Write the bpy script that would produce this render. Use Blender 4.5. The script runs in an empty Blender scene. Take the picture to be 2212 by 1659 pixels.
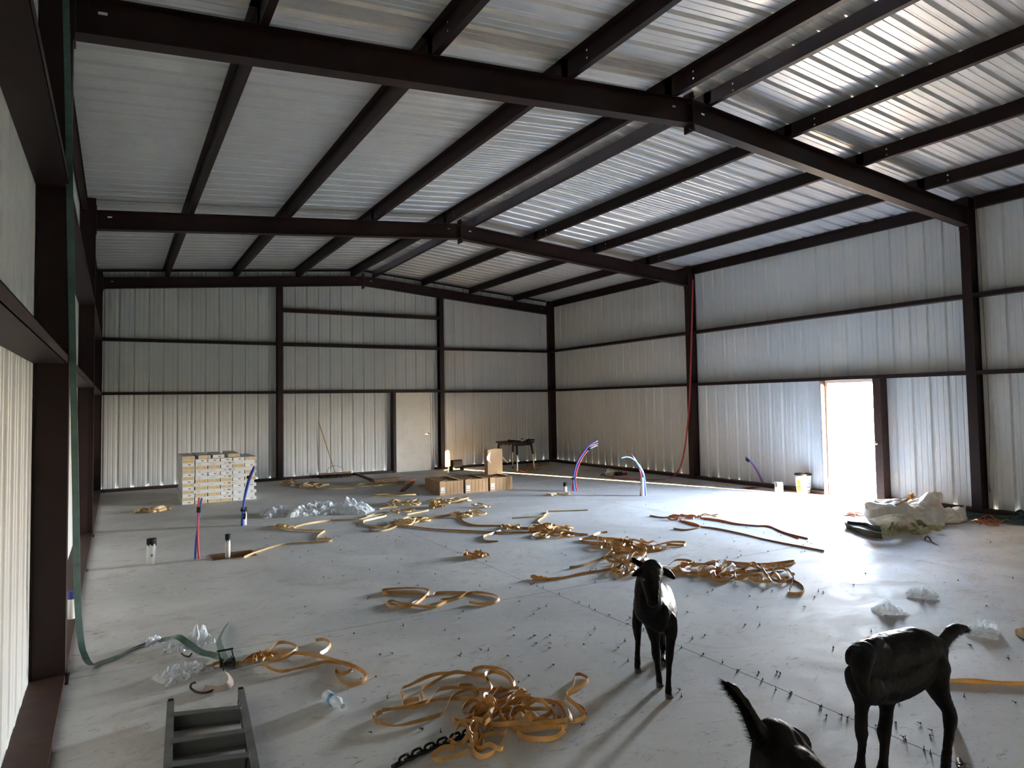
import bpy, bmesh, math, random
from mathutils import Vector, Matrix, noise
PI = math.pi
SC = bpy.context.scene
COL = SC.collection

# ------------------------------------------------------------------ camera
yaw, pitch, roll, FPX, CX, CY, H = .5306, .0443, -.0166, 1485.27, 16.78, -26.49, 1.88
cyw, syw, cpt, spt, crl, srl = math.cos(yaw), math.sin(yaw), math.cos(pitch), math.sin(pitch), math.cos(roll), math.sin(roll)
FW = Vector((syw*cpt, cyw*cpt, spt)); r0 = Vector((cyw, -syw, 0)); u0 = r0.cross(FW)
RT = crl*r0 + srl*u0; UP = -srl*r0 + crl*u0
EYE = Vector((0, 0, H))
cam = bpy.data.cameras.new('camera'); camo = bpy.data.objects.new('camera', cam); COL.objects.link(camo)
M = Matrix.Identity(4)
for i in range(3):
    M[i][0], M[i][1], M[i][2], M[i][3] = RT[i], UP[i], -FW[i], EYE[i]
camo.matrix_world = M
cam.sensor_fit = 'HORIZONTAL'; cam.sensor_width = 36; cam.lens = FPX/2212*36
cam.shift_x = -CX/2212; cam.shift_y = CY/2212
cam.clip_start = .05; cam.clip_end = 500
SC.camera = camo
def on(ax, val, px, py):            # the photograph's pixel -> the point on a plane of the building
    d = FW + (px-1106-CX)/FPX*RT - (py-829.5-CY)/FPX*UP
    i = 'XYZ'.index(ax); t = (val-EYE[i])/d[i]
    return EYE + d*t
def G(px, py, z=0.0):
    return on('Z', z, px, py)
def depth(p):
    return (Vector(p)-EYE).dot(FW)

# ------------------------------------------------------------------ light
SC.view_settings.view_transform = 'Standard'; SC.view_settings.look = 'None'
SC.view_settings.gamma = 1; SC.view_settings.use_curve_mapping = False
SC.view_settings.exposure = 2.2
SUN_DIR = Vector((.330, -.944, math.tan(math.radians(8.6)))).normalized()    # towards the sun
w = bpy.data.worlds.new('world'); SC.world = w; w.use_nodes = True
nt = w.node_tree; nt.nodes.clear()
wo = nt.nodes.new('ShaderNodeOutputWorld'); bg = nt.nodes.new('ShaderNodeBackground')
tc = nt.nodes.new('ShaderNodeTexCoord'); sp = nt.nodes.new('ShaderNodeSeparateXYZ'); cr = nt.nodes.new('ShaderNodeValToRGB')
nt.links.new(tc.outputs['Generated'], sp.inputs[0]); nt.links.new(sp.outputs['Z'], cr.inputs[0])
els = cr.color_ramp.elements
els[0].position = 0.0; els[0].color = (1.0, .82, .62, 1)
els[1].position = .9; els[1].color = (.10, .15, .25, 1)
for p_, c_ in ((.05, (.98, .92, .86, 1)), (.12, (.78, .90, 1.02, 1)), (.24, (.42, .54, .72, 1)), (.45, (.18, .25, .38, 1))):
    e_ = els.new(p_); e_.color = c_
nt.links.new(cr.outputs[0], bg.inputs[0]); bg.inputs[1].default_value = 92.0
nt.links.new(bg.outputs[0], wo.inputs[0])
sl = bpy.data.lights.new('sun', 'SUN'); sl.energy = 80.0; sl.angle = math.radians(.6); sl.color = (1.0, .64, .30)
slo = bpy.data.objects.new('sun', sl); COL.objects.link(slo)
slo.rotation_euler = (-SUN_DIR).to_track_quat('-Z', 'Y').to_euler(); slo.location = (40, -40, 20)
pl = bpy.data.lights.new('door_portal', 'AREA'); pl.shape = 'RECTANGLE'; pl.size = 1.0; pl.size_y = 2.15; pl.cycles.is_portal = True
plo = bpy.data.objects.new('door_portal', pl); COL.objects.link(plo)
plo.matrix_world = Matrix(((0, 0, 1, 12.13), (1, 0, 0, 8.03), (0, 1, 0, 1.08), (0, 0, 0, 1)))
SC.cycles.use_denoising = True; SC.cycles.max_bounces = 14; SC.cycles.diffuse_bounces = 8; SC.cycles.glossy_bounces = 6
SC.cycles.transparent_max_bounces = 16; SC.cycles.sample_clamp_indirect = 40
SC.cycles.caustics_reflective = False; SC.cycles.caustics_refractive = False

# ------------------------------------------------------------------ materials
MATS = {}
def mat(name, col, rough=.5, metal=0, spec=.5, **k):
    if name in MATS: return MATS[name]
    m = bpy.data.materials.new(name); m.use_nodes = True; n = m.node_tree; b = n.nodes['Principled BSDF']
    b.inputs['Base Color'].default_value = (*col, 1); b.inputs['Roughness'].default_value = rough
    b.inputs['Metallic'].default_value = metal; b.inputs['Specular IOR Level'].default_value = spec
    for kk, v in k.get('inp', {}).items(): b.inputs[kk].default_value = v
    L = n.links; N = n.nodes
    geo = N.new('ShaderNodeNewGeometry')
    if 'var' in k:      # colour variation: (scale, other colour, stretch, contrast lo, hi)
        s, c2, st, lo, hi = k['var']
        mp = N.new('ShaderNodeMapping'); mp.inputs['Scale'].default_value = st
        L.new(geo.outputs['Position'], mp.inputs[0])
        nz = N.new('ShaderNodeTexNoise'); nz.inputs['Scale'].default_value = s; nz.inputs['Detail'].default_value = 6
        nz.inputs['Roughness'].default_value = .62
        L.new(mp.outputs[0], nz.inputs['Vector'])
        rp = N.new('ShaderNodeMapRange'); rp.inputs[1].default_value = lo; rp.inputs[2].default_value = hi
        L.new(nz.outputs[0], rp.inputs[0])
        mx = N.new('ShaderNodeMix'); mx.data_type = 'RGBA'
        mx.inputs[6].default_value = (*col, 1); mx.inputs[7].default_value = (*c2, 1)
        L.new(rp.outputs[0], mx.inputs[0]); L.new(mx.outputs[2], b.inputs['Base Color'])
        if 'rvar' in k:
            rr = N.new('ShaderNodeMapRange'); rr.inputs[3].default_value = k['rvar'][0]; rr.inputs[4].default_value = k['rvar'][1]
            rr.inputs[1].default_value = .3; rr.inputs[2].default_value = .7
            L.new(nz.outputs[0], rr.inputs[0]); L.new(rr.outputs[0], b.inputs['Roughness'])
    if 'bump' in k:
        s, st, d = k['bump']
        nb = N.new('ShaderNodeTexNoise'); nb.inputs['Scale'].default_value = s; nb.inputs['Detail'].default_value = 4
        L.new(geo.outputs['Position'], nb.inputs['Vector'])
        bp = N.new('ShaderNodeBump'); bp.inputs['Strength'].default_value = st; bp.inputs['Distance'].default_value = d
        L.new(nb.outputs[0], bp.inputs['Height']); L.new(bp.outputs[0], b.inputs['Normal'])
    MATS[name] = m
    return m
M_wall = mat('panel_backer', (.70, .715, .70), .42, 0, .5, var=(1.2, (.64, .655, .645), (1, 1, .4), .35, .65), bump=(3.0, .04, .012))
M_roof = mat('galvalume', (.70, .71, .72), .40, .40, .5, var=(2.5, (.62, .63, .645), (1, .6, 1), .3, .7))
M_steel = mat('red_oxide_primer', (.024, .0085, .0072), .5, 0, .28, var=(4, (.016, .0065, .0058), (1, 1, 1), .35, .7))
M_steeld = mat('red_oxide_rusty', (.042, .019, .014), .6, 0, .3, var=(9, (.065, .03, .016), (1, 1, 1), .45, .75))
M_white = mat('white_paint', (.72, .70, .64), .4, 0, .5, var=(5, (.64, .61, .54), (1, 1, 1), .45, .8))
M_chrome = mat('chrome', (.75, .75, .74), .18, 1)
M_black = mat('black_plastic', (.010, .010, .011), .6, 0, .2)
M_dark = mat('dark_slot', (.01, .01, .01), .8)
M_alu = mat('aluminium', (.42, .43, .42), .38, .9, .5, var=(8, (.30, .31, .30), (1, 1, 6), .4, .7))
M_bolt = mat('dark_bolt', (.05, .045, .04), .5, .6)
M_strap = mat('tan_strap', (.60, .335, .105), .36, 0, .5, var=(14, (.46, .235, .065), (1, 1, 1), .35, .7), inp={'Subsurface Weight': 0.0})
M_strap2 = mat('pale_strap', (.68, .50, .27), .42, 0, .5, var=(14, (.56, .37, .15), (1, 1, 1), .35, .7))
M_strap3 = mat('orange_strap', (.55, .19, .06), .4, 0, .5, var=(14, (.40, .14, .05), (1, 1, 1), .35, .7))
M_olive = mat('olive_webbing', (.50, .48, .25), .7, 0, .3, var=(18, (.36, .34, .16), (1, 1, 1), .35, .7))
M_green = mat('green_webbing', (.085, .17, .16), .42, 0, .5, var=(10, (.055, .10, .075), (1, 1, 1), .35, .7))
M_redw = mat('red_webbing', (.42, .06, .05), .5, 0, .4)
M_tanw = mat('dirty_webbing', (.40, .33, .20), .6, 0, .4)
M_pinkw = mat('faded_webbing', (.42, .32, .27), .6)
M_blue = mat('blue_tube', (.05, .12, .55), .3, 0, .5)
M_red = mat('red_tube', (.60, .06, .08), .3, 0, .5)
M_pvc = mat('white_pvc', (.74, .73, .68), .35, var=(20, (.60, .56, .48), (1, 1, 1), .5, .8))
M_card = mat('cardboard', (.42, .27, .15), .8, 0, .2, var=(5, (.34, .21, .11), (1, 1, 1), .35, .7))
M_cardd = mat('cardboard_pale', (.50, .33, .19), .8, 0, .2)
M_paper = mat('label_paper', (.78, .78, .76), .5)
M_tanlab = mat('tan_label', (.66, .50, .24), .5)
M_ink = mat('grey_ink', (.16, .16, .17), .6)
M_wood = mat('scrap_wood', (.30, .17, .085), .7, 0, .3, var=(6, (.18, .10, .05), (1, 5, 1), .35, .7))
M_lwood = mat('pale_wood', (.55, .38, .19), .65, 0, .3, var=(8, (.40, .25, .11), (1, 1, 4), .35, .7))
M_bag = mat('woven_bag', (.78, .74, .66), .5, 0, .4, var=(3.0, (.55, .42, .27), (1, 1, 1), .55, .78), bump=(60, .15, .002))
M_tarp = mat('green_tarp', (.035, .075, .07), .45, 0, .5, bump=(14, .5, .02))
M_yel = mat('yellow_label', (.85, .62, .03), .5)
M_navy = mat('navy_print', (.03, .04, .22), .5)
M_orange = mat('orange_paint', (.85, .22, .06), .5)
M_fur = mat('black_goat_fur', (.0035, .003, .003), .5, 0, .10, bump=(90, .5, .004), var=(9, (.009, .0065, .005), (1, 1, 1), .4, .7))
M_hoof = mat('hoof', (.05, .045, .04), .4)
M_earth = mat('soil', (.20, .12, .07), .95, 0, .2, var=(6, (.13, .08, .045), (1, 1, 1), .35, .7))
M_grass = mat('grass_ground', (.12, .15, .06), .9, 0, .2, var=(1.5, (.24, .19, .11), (1, 1, 1), .38, .62))
M_blade = mat('grass_blade', (.02, .07, .008), .7, 0, .3)
M_cup = mat('paper_cup', (.80, .80, .80), .45)
def plastic_film(name, col, trans, rough=.12):
    if name in MATS: return MATS[name]
    m = bpy.data.materials.new(name); m.use_nodes = True; n = m.node_tree; N = n.nodes; L = n.links
    b = N['Principled BSDF']; o = N['Material Output']
    b.inputs['Base Color'].default_value = (*col, 1); b.inputs['Roughness'].default_value = rough
    b.inputs['Specular IOR Level'].default_value = .8
    tr = N.new('ShaderNodeBsdfTransparent'); mx = N.new('ShaderNodeMixShader'); lw = N.new('ShaderNodeLayerWeight')
    lw.inputs[0].default_value = .35
    mr = N.new('ShaderNodeMapRange'); mr.inputs[3].default_value = 1-trans; mr.inputs[4].default_value = 1
    L.new(lw.outputs['Facing'], mr.inputs[0]); L.new(mr.outputs[0], mx.inputs[0])
    L.new(tr.outputs[0], mx.inputs[1]); L.new(b.outputs[0], mx.inputs[2]); L.new(mx.outputs[0], o.inputs[0])
    MATS[name] = m
    return m
M_film = plastic_film('clear_film', (.80, .84, .88), .45)
M_film2 = plastic_film('milky_film', (.82, .86, .88), .22)
M_pet = plastic_film('clear_bottle', (.80, .86, .90), .55, .08)
M_jug = plastic_film('milky_jug', (.80, .80, .76), .2, .3)

# concrete: grey slab with warm dirt, trowel marks, scuffs and a semi-gloss cure
def concrete():
    m = bpy.data.materials.new('concrete'); m.use_nodes = True; n = m.node_tree; N = n.nodes; L = n.links; b = N['Principled BSDF']
    geo = N.new('ShaderNodeNewGeometry')
    def nz(scale, det, st=(1, 1, 1), rough=.6, dist=0.0):
        mp = N.new('ShaderNodeMapping'); mp.inputs['Scale'].default_value = st
        L.new(geo.outputs['Position'], mp.inputs[0])
        t = N.new('ShaderNodeTexNoise'); t.inputs['Scale'].default_value = scale; t.inputs['Detail'].default_value = det
        t.inputs['Roughness'].default_value = rough; t.inputs['Distortion'].default_value = dist
        L.new(mp.outputs[0], t.inputs['Vector']); return t
    def rng(src, a, c, lo=0, hi=1):
        r = N.new('ShaderNodeMapRange'); r.inputs[1].default_value = a; r.inputs[2].default_value = c
        r.inputs[3].default_value = lo; r.inputs[4].default_value = hi; L.new(src.outputs[0], r.inputs[0]); return r
    def mix(fac, A, B):
        x = N.new('ShaderNodeMix'); x.data_type = 'RGBA'
        L.new(fac.outputs[0], x.inputs[0])
        for i, v in ((6, A), (7, B)):
            if isinstance(v, tuple): x.inputs[i].default_value = (*v, 1)
            else: L.new(v.outputs[2], x.inputs[i])
        return x
    c1 = mix(rng(nz(.55, 8, dist=.6), .38, .64), (.66, .65, .63), (.50, .49, .475))
    c2 = mix(rng(nz(1.7, 9, (1, 1, 1), .7, 1.2), .55, .76), c1, (.45, .37, .30))        # reddish dirt
    c3 = mix(rng(nz(5.0, 10, (1, 2.2, 1), .75, 2.0), .57, .66), c2, (.27, .255, .245))       # dark scuffs
    c4 = mix(rng(nz(9, 8, (1.6, 1, 1), .7, 1.5), .62, .70), c3, (.74, .74, .73))            # pale scrapes
    c5 = mix(rng(nz(140, 2), .62, .72), c4, (.78, .77, .74))                                # specks
    c6 = mix(rng(nz(60, 3), .68, .74), c5, (.2, .16, .13))
    L.new(c6.outputs[2], b.inputs['Base Color'])
    r = rng(nz(1.3, 9, (1, 1.7, 1), .7, 1.0), .35, .68, .62, .82); L.new(r.outputs[0], b.inputs['Roughness'])
    b.inputs['Specular IOR Level'].default_value = .19
    bp = N.new('ShaderNodeBump'); bp.inputs['Strength'].default_value = .25; bp.inputs['Distance'].default_value = .004
    L.new(nz(14, 8).outputs[0], bp.inputs['Height']); L.new(bp.outputs[0], b.inputs['Normal'])
    MATS['concrete'] = m; return m
M_conc = concrete()

# ------------------------------------------------------------------ mesh helpers
class MB:
    def __init__(s): s.v = []; s.f = []
    def add(s, vs, fs):
        k = len(s.v); s.v += [tuple(v) for v in vs]; s.f += [tuple(k+i for i in f) for f in fs]; return s
    def box(s, a, b):
        x0, y0, z0 = a; x1, y1, z1 = b
        vs = [(x0, y0, z0), (x1, y0, z0), (x1, y1, z0), (x0, y1, z0), (x0, y0, z1), (x1, y0, z1), (x1, y1, z1), (x0, y1, z1)]
        return s.add(vs, [(0, 3, 2, 1), (4, 5, 6, 7), (0, 1, 5, 4), (1, 2, 6, 5), (2, 3, 7, 6), (3, 0, 4, 7)])
    def obox(s, c, ux, uy, uz):        # box from a centre and three half-axes
        c, ux, uy, uz = Vector(c), Vector(ux), Vector(uy), Vector(uz)
        vs = [c-ux-uy-uz, c+ux-uy-uz, c+ux+uy-uz, c-ux+uy-uz, c-ux-uy+uz, c+ux-uy+uz, c+ux+uy+uz, c-ux+uy+uz]
        return s.add(vs, [(0, 3, 2, 1), (4, 5, 6, 7), (0, 1, 5, 4), (1, 2, 6, 5), (2, 3, 7, 6), (3, 0, 4, 7)])
    def prism(s, poly, d):              # closed polygon (3-D points) pushed along d
        n = len(poly); d = Vector(d); P = [Vector(p) for p in poly]
        return s.add(P+[p+d for p in P], [tuple(range(n-1, -1, -1)), tuple(range(n, 2*n))]+[(i, (i+1) % n, n+(i+1) % n, n+i) for i in range(n)])
    def tube(s, pts, rad, n=8, cap=True):
        pts = [Vector(p) for p in pts]; rad = rad if isinstance(rad, (list, tuple)) else [rad]*len(pts)
        k = len(s.v); prev = None
        for i, p in enumerate(pts):
            t = (pts[min(i+1, len(pts)-1)]-pts[max(i-1, 0)]).normalized()
            if prev is None:
                a = t.orthogonal().normalized()
            else:
                a = (prev-t*prev.dot(t)).normalized()
            prev = a; b = t.cross(a)
            for j in range(n):
                q = 2*PI*j/n; s.v.append(tuple(p+(a*math.cos(q)+b*math.sin(q))*rad[i]))
        for i in range(len(pts)-1):
            for j in range(n):
                s.f.append((k+i*n+j, k+i*n+(j+1) % n, k+(i+1)*n+(j+1) % n, k+(i+1)*n+j))
        if cap:
            s.f.append(tuple(k+j for j in range(n-1, -1, -1))); e = k+(len(pts)-1)*n; s.f.append(tuple(e+j for j in range(n)))
        return s
    def cyl(s, a, b, r, n=12, r2=None): return s.tube([a, b], [r, r if r2 is None else r2], n)
    def sphere(s, c, r, sc=(1, 1, 1), n=12, m=8):
        k = len(s.v); c = Vector(c)
        for i in range(m+1):
            th = PI*i/m
            for j in range(n):
                ph = 2*PI*j/n
                s.v.append((c.x+r*sc[0]*math.sin(th)*math.cos(ph), c.y+r*sc[1]*math.sin(th)*math.sin(ph), c.z+r*sc[2]*math.cos(th)))
        for i in range(m):
            for j in range(n): s.f.append((k+i*n+j, k+(i+1)*n+j, k+(i+1)*n+(j+1) % n, k+i*n+(j+1) % n))
        return s
    def mesh(s, name, m, smooth=False):
        me = bpy.data.meshes.new(name); me.from_pydata(s.v, [], s.f); me.materials.append(m)
        if smooth: me.polygons.foreach_set('use_smooth', [True]*len(me.polygons))
        me.validate(); me.update(); return me
    def build(s, name, m, parent=None, loc=(0, 0, 0), smooth=False):
        o = bpy.data.objects.new(name, s.mesh(name, m, smooth)); COL.objects.link(o); o.location = loc
        if parent: o.parent = parent
        return o
def empty(name, loc=(0, 0, 0), rz=0.0):
    o = bpy.data.objects.new(name, None); COL.objects.link(o); o.location = loc; o.rotation_euler = (0, 0, rz)
    o.empty_display_size = .1; return o
def tag(o, label, cat, group=None, kind=None):
    if label: o['label'] = label
    if cat: o['category'] = cat
    if group: o['group'] = group
    if kind: o['kind'] = kind
    return o
def part(name, me, parent, loc=(0, 0, 0)):
    o = bpy.data.objects.new(name, me); COL.objects.link(o); o.parent = parent; o.location = loc; return o
def copy_tree(o, parent=None):
    c = o.copy(); COL.objects.link(c); c.parent = parent
    for ch in o.children: copy_tree(ch, c)
    return c
def crom(pts, n=6):
    P = [Vector(p) for p in pts]; out = []
    for i in range(len(P)-1):
        a, b, c, d = P[max(i-1, 0)], P[i], P[i+1], P[min(i+2, len(P)-1)]
        for k in range(n):
            t = k/n
            out.append(.5*((2*b)+(c-a)*t+(2*a-5*b+4*c-d)*t*t+(3*b-a-3*c+d)*t*t*t))
    out.append(P[-1]); return out
Z = Vector((0, 0, 1))
def ribbon(mb, pts, w, tilt=None, wv=None, th=.0016, floor=True):
    """a flat band of width w; tilt 0 = lying flat, pi/2 = standing on its edge"""
    n = len(pts); k = len(mb.v); prev = None
    for i, p in enumerate(pts):
        p = Vector(p)
        t = Vector(pts[min(i+1, n-1)])-Vector(pts[max(i-1, 0)])
        if t.length < 1e-6: t = Vector((1, 0, 0))
        t.normalize()
        if wv is not None:
            W = Vector(wv[i]); W = (W-t*W.dot(t)).normalized()
        else:
            s = t.cross(Z)
            s = s.normalized() if s.length > 1e-3 else Vector((1, 0, 0))
            if prev is not None and s.dot(prev) < -.5: pass
            prev = s
            u = s.cross(t); a = tilt[i] if isinstance(tilt, (list, tuple)) else tilt
            W = s*math.cos(a)+u*math.sin(a)
        Nn = t.cross(W)
        if floor:
            low = abs(W.z)*w/2+abs(Nn.z)*th/2
            p = Vector((p.x, p.y, p.z+low))
        for q in (W*w/2+Nn*th/2, -W*w/2+Nn*th/2, -W*w/2-Nn*th/2, W*w/2-Nn*th/2):
            mb.v.append(tuple(p+q))
    for i in range(n-1):
        for j in range(4): mb.f.append((k+i*4+j, k+i*4+(j+1) % 4, k+(i+1)*4+(j+1) % 4, k+(i+1)*4+j))
    mb.f.append((k+3, k+2, k+1, k)); e = k+(n-1)*4; mb.f.append((e, e+1, e+2, e+3))
    return mb
ORD = ['zeroth', 'first', 'second', 'third', 'fourth', 'fifth', 'sixth', 'seventh', 'eighth', 'ninth', 'tenth', 'eleventh', 'twelfth', 'thirteenth', 'fourteenth', 'fifteenth']

# ------------------------------------------------------------------ building
XL, XR = -.291, 11.777            # inner flanges of the side columns
PL, PR = -.495, 11.981            # sheeting lines of the side walls
PB, PF = 18.40, -.60              # sheeting lines of the end walls
RX = 5.785                        # ridge
FR = [18.19, 12.03, 5.753, -.40]  # near faces of the four frames
SL = .0833
def rtop(x): return 4.88+SL*(RX-XL)-SL*abs(x-RX)          # top of rafters = underside of purlins
def ztop(x): return rtop(x)+.214                           # roof sheet

# floor: slabs between saw-cut joints, with two boxed-out pits
fl = empty('floor'); tag(fl, None, None, kind='structure')
PIT = (1.03, 9.27, 1.55, 9.66); PIT2 = (11.28, 9.98, 11.66, 10.22)
xs = [PL, 3.72, 7.92, PR]; ys = [PF, 5.83, 12.02, PB]
g_ = .004
for i in range(3):
    for j in range(3):
        x0, x1, y0, y1 = xs[i]+g_, xs[i+1]-g_, ys[j]+g_, ys[j+1]-g_
        m = MB(); hole = next((h for h in (PIT, PIT2) if x0 < h[0] and h[2] < x1 and y0 < h[1] and h[3] < y1), None)
        if hole:
            a, b, c, d = hole
            for bx in ((x0, y0, x1, b), (x0, d, x1, y1), (x0, b, a, d), (c, b, x1, d)):
                m.box((bx[0], bx[1], -.12), (bx[2], bx[3], 0))
        else: m.box((x0, y0, -.12), (x1, y1, 0))
        m.build('slab', M_conc, fl)
MB().box((PL, PF, -.30), (PR, PB, -.19)).build('subsoil', M_earth, fl)
m = MB()
for i in (1, 2): m.box((xs[i]-.01, PF, -.10), (xs[i]+.01, PB, -.012))
for i in (1, 2): m.box((PL, ys[i]-.01, -.10), (PR, ys[i]+.01, -.0121))
m.build('saw_joint', mat('joint_dark', (.05, .045, .04), .9), fl)  # dark strip laid in the joints, below slab level
for nm, h in (('pit_form', PIT), ('pit_form', PIT2)):
    a, b, c, d = h; t = .02
    for bx in ((a, b, c, b+t), (a, d-t, c, d), (a, b+t, a+t, d-t), (c-t, b+t, c, d-t)):
        MB().box((bx[0], bx[1], -.19), (bx[2], bx[3], .006)).build(nm, M_wood, fl)

# sheeting profile: one big rib every 305 mm, two shallow ones between
def profile():
    pts = []
    for k in range(3):
        c = .1524+k*.3048
        for du, dn in ((-.040, 0), (-.016, .032), (.016, .032), (.040, 0)): pts.append((c+du, dn))
        for o in (.1016, .2032):
            for du, dn in ((-.016, 0), (-.008, .0055), (.008, .0055), (.016, 0)):
                u = c+o+du
                pts.append((u, dn))
    pts = [(u if u <= .9144 else u-.9144, d) for u, d in pts]
    return sorted(pts+[(0, 0), (.945, 0)])
PROF = profile()
def sheet(parent, name, org, U, N_, m, zlo, zhi, V=Z, u_max=None, off=0.0, holes=()):
    """one roll-formed panel; zlo/zhi: functions of the u distance along the wall; holes: (u0,u1,h)"""
    mb = MB(); org, U, N_, V = Vector(org), Vector(U), Vector(N_), Vector(V)
    us = [p for p in PROF if u_max is None or p[0] <= u_max]
    if u_max is not None and us[-1][0] < u_max: us.append((u_max, us[-1][1]))
    def dn(u):
        for a, b in zip(PROF, PROF[1:]):
            if a[0] <= u <= b[0]: return a[1]+(b[1]-a[1])*(u-a[0])/max(b[0]-a[0], 1e-9)
        return 0
    cuts = [c for h in holes for c in h[:2] if 0 < c < us[-1][0]]
    us = sorted(set(us+[(c, dn(c)) for c in cuts]))
    for a, b in zip(us, us[1:]):
        if b[0]-a[0] < 1e-6: continue
        um = (a[0]+b[0])/2; lo = zlo(um)
        for h in holes:
            if h[0] < um < h[1]: lo = h[2]
        P = [org+U*a[0]+N_*(a[1]+off)+V*lo, org+U*b[0]+N_*(b[1]+off)+V*lo, org+U*b[0]+N_*(b[1]+off)+V*zhi(b[0]), org+U*a[0]+N_*(a[1]+off)+V*zhi(a[0])]
        mb.add(P, [(0, 1, 2, 3)])
    return mb.build(name, m, parent)

D1 = (7.50, 8.55, 2.20)    # right-hand door: y0, y1, head of the sheeting opening
D2 = (6.69, 7.78, 2.20)    # back door
# side walls
for nm, X, Nn in (('wall_right', PR, 1), ('wall_left', PL, -1)):
    e = empty(nm, (X, 0, 0)); tag(e, None, None, kind='structure')
    y = PF; k = 0; top = ztop(PL)+.045
    while y < PB-.01:
        hs = []
        if Nn == 1: hs = [(D1[0]-y, D1[1]-y, D1[2])]
        sheet(e, 'wall_panel', (0, y, 0), (0, 1, 0), (Nn, 0, 0), M_wall, lambda u: .01, lambda u: top, u_max=min(.944, PB-y), off=(k % 2)*.0005, holes=hs)
        y += .9144; k += 1
for nm, Y, Nn in (('wall_back', PB, 1), ('wall_front', PF, -1)):
    e = empty(nm, (0, Y, 0)); tag(e, None, None, kind='structure')
    x = PL+.06; k = 0
    sheet(e, 'wall_panel', (PL-.005, 0, 0), (1, 0, 0), (0, Nn, 0), M_wall, lambda u: .01, lambda u: ztop(PL)+.03, u_max=.07, off=.002)
    while x < PR-.012:
        hs = [(D2[0]-x, D2[1]-x, D2[2])] if Nn == 1 else []
        sheet(e, 'wall_panel', (x, 0, 0), (1, 0, 0), (0, Nn, 0), M_wall, lambda u: .01, lambda u, x=x: ztop(x+u)+.034, u_max=min(.944, PR-.009-x), off=(k % 2)*.0005, holes=hs)
        x += .9144; k += 1
# roof
ce = empty('ceiling'); tag(ce, None, None, kind='structure')
for sgn in (-1, 1):
    y = PF-.1; k = 0
    run = 6.42
    sheet0 = None
    while y < PB:
        o = sheet(ce, 'roof_panel', (RX+sgn*.06, y, ztop(RX)-SL*.06), (0, 1, 0), (0, 0, 1), M_roof, lambda u: 0.0, lambda u: run, V=(sgn, 0, -SL), u_max=min(.944, PB+.05-y), off=(k % 2)*.0005)
        y += .9144; k += 1
rc = MB()
z_ = ztop(RX)+.034
rc.add([(RX-.22, PF-.1, z_-SL*.22), (RX, PF-.1, z_+.002), (RX+.22, PF-.1, z_-SL*.22), (RX-.22, PB+.1, z_-SL*.22), (RX, PB+.1, z_+.002), (RX+.22, PB+.1, z_-SL*.22)], [(0, 1, 4, 3), (1, 2, 5, 4)])
rc.build('ridge_cap', M_roof, ce)

# ---- steel
def ibeam_col(x, y, z1, out, name, label, w=.15, d=.204, group=None):
    """wide-flange column: flanges face along x; out = direction of the wall (+-1)"""
    e = empty(name, (x, y, 0)); tag(e, label, 'column', group)
    t = .009
    MB().box((0 if out > 0 else -t, 0, 0), (t if out > 0 else 0, w, z1)).build('inner_flange', M_steel, e)
    a = out*(d-t); MB().box((min(a, a+out*t), 0, 0), (max(a, a+out*t), w, z1)).build('outer_flange', M_steel, e)
    a, b = sorted((out*t, out*(d-t)))
    MB().box((a, .02, 0.012), (b, .032, z1)).build('web', M_steel, e)
    a, b = sorted((-out*.0, out*d))
    MB().box((a-.02, -.03, 0), (b+.02, w+.03, .012)).build('base_plate', M_steel, e)
    for sx in (.25, .75):
        MB().cyl((out*d*sx, -.014, .012), (out*d*sx, -.014, .055), .008, 6).cyl((out*d*sx, -.014, .012), (out*d*sx, -.014, .028), .015, 6).build('anchor_bolt', M_bolt, e)
    return e
places = ['farthest', 'middle', 'nearest']
for i, y in enumerate(FR):
    nmf = ['in the far left corner', 'at the second frame from the back wall', 'nearest the camera with the green strap before it', 'behind the camera'][i]
    ibeam_col(XL, y, rtop(XL)+.18, -1, 'steel_column', 'dark red-primed steel column on the left wall, '+nmf)
    nmf = ['in the far right corner', 'with a red strap hanging down it', 'beside the white bag with a tan strap hanging behind it', 'behind the camera'][i]
    ibeam_col(XR, y, rtop(XR)+.18, 1, 'steel_column', 'dark red-primed steel column on the right wall, '+nmf)
# end-wall columns
for x, lb in ((3.53, 'left of the broom on the back wall'), (8.02, 'right of the white back door')):
    e = empty('wall_column', (x, FR[0], 0)); tag(e, 'dark red steel wind column '+lb, 'column')
    zt = rtop(x)-.25
    MB().box((0, 0, 0), (.13, .009, zt)).build('inner_flange', M_steel, e)
    MB().box((0, .195, 0), (.13, .204, zt)).build('outer_flange', M_steel, e)
    MB().box((.06, .009, 0), (.068, .195, zt)).build('web', M_steel, e)

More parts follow.
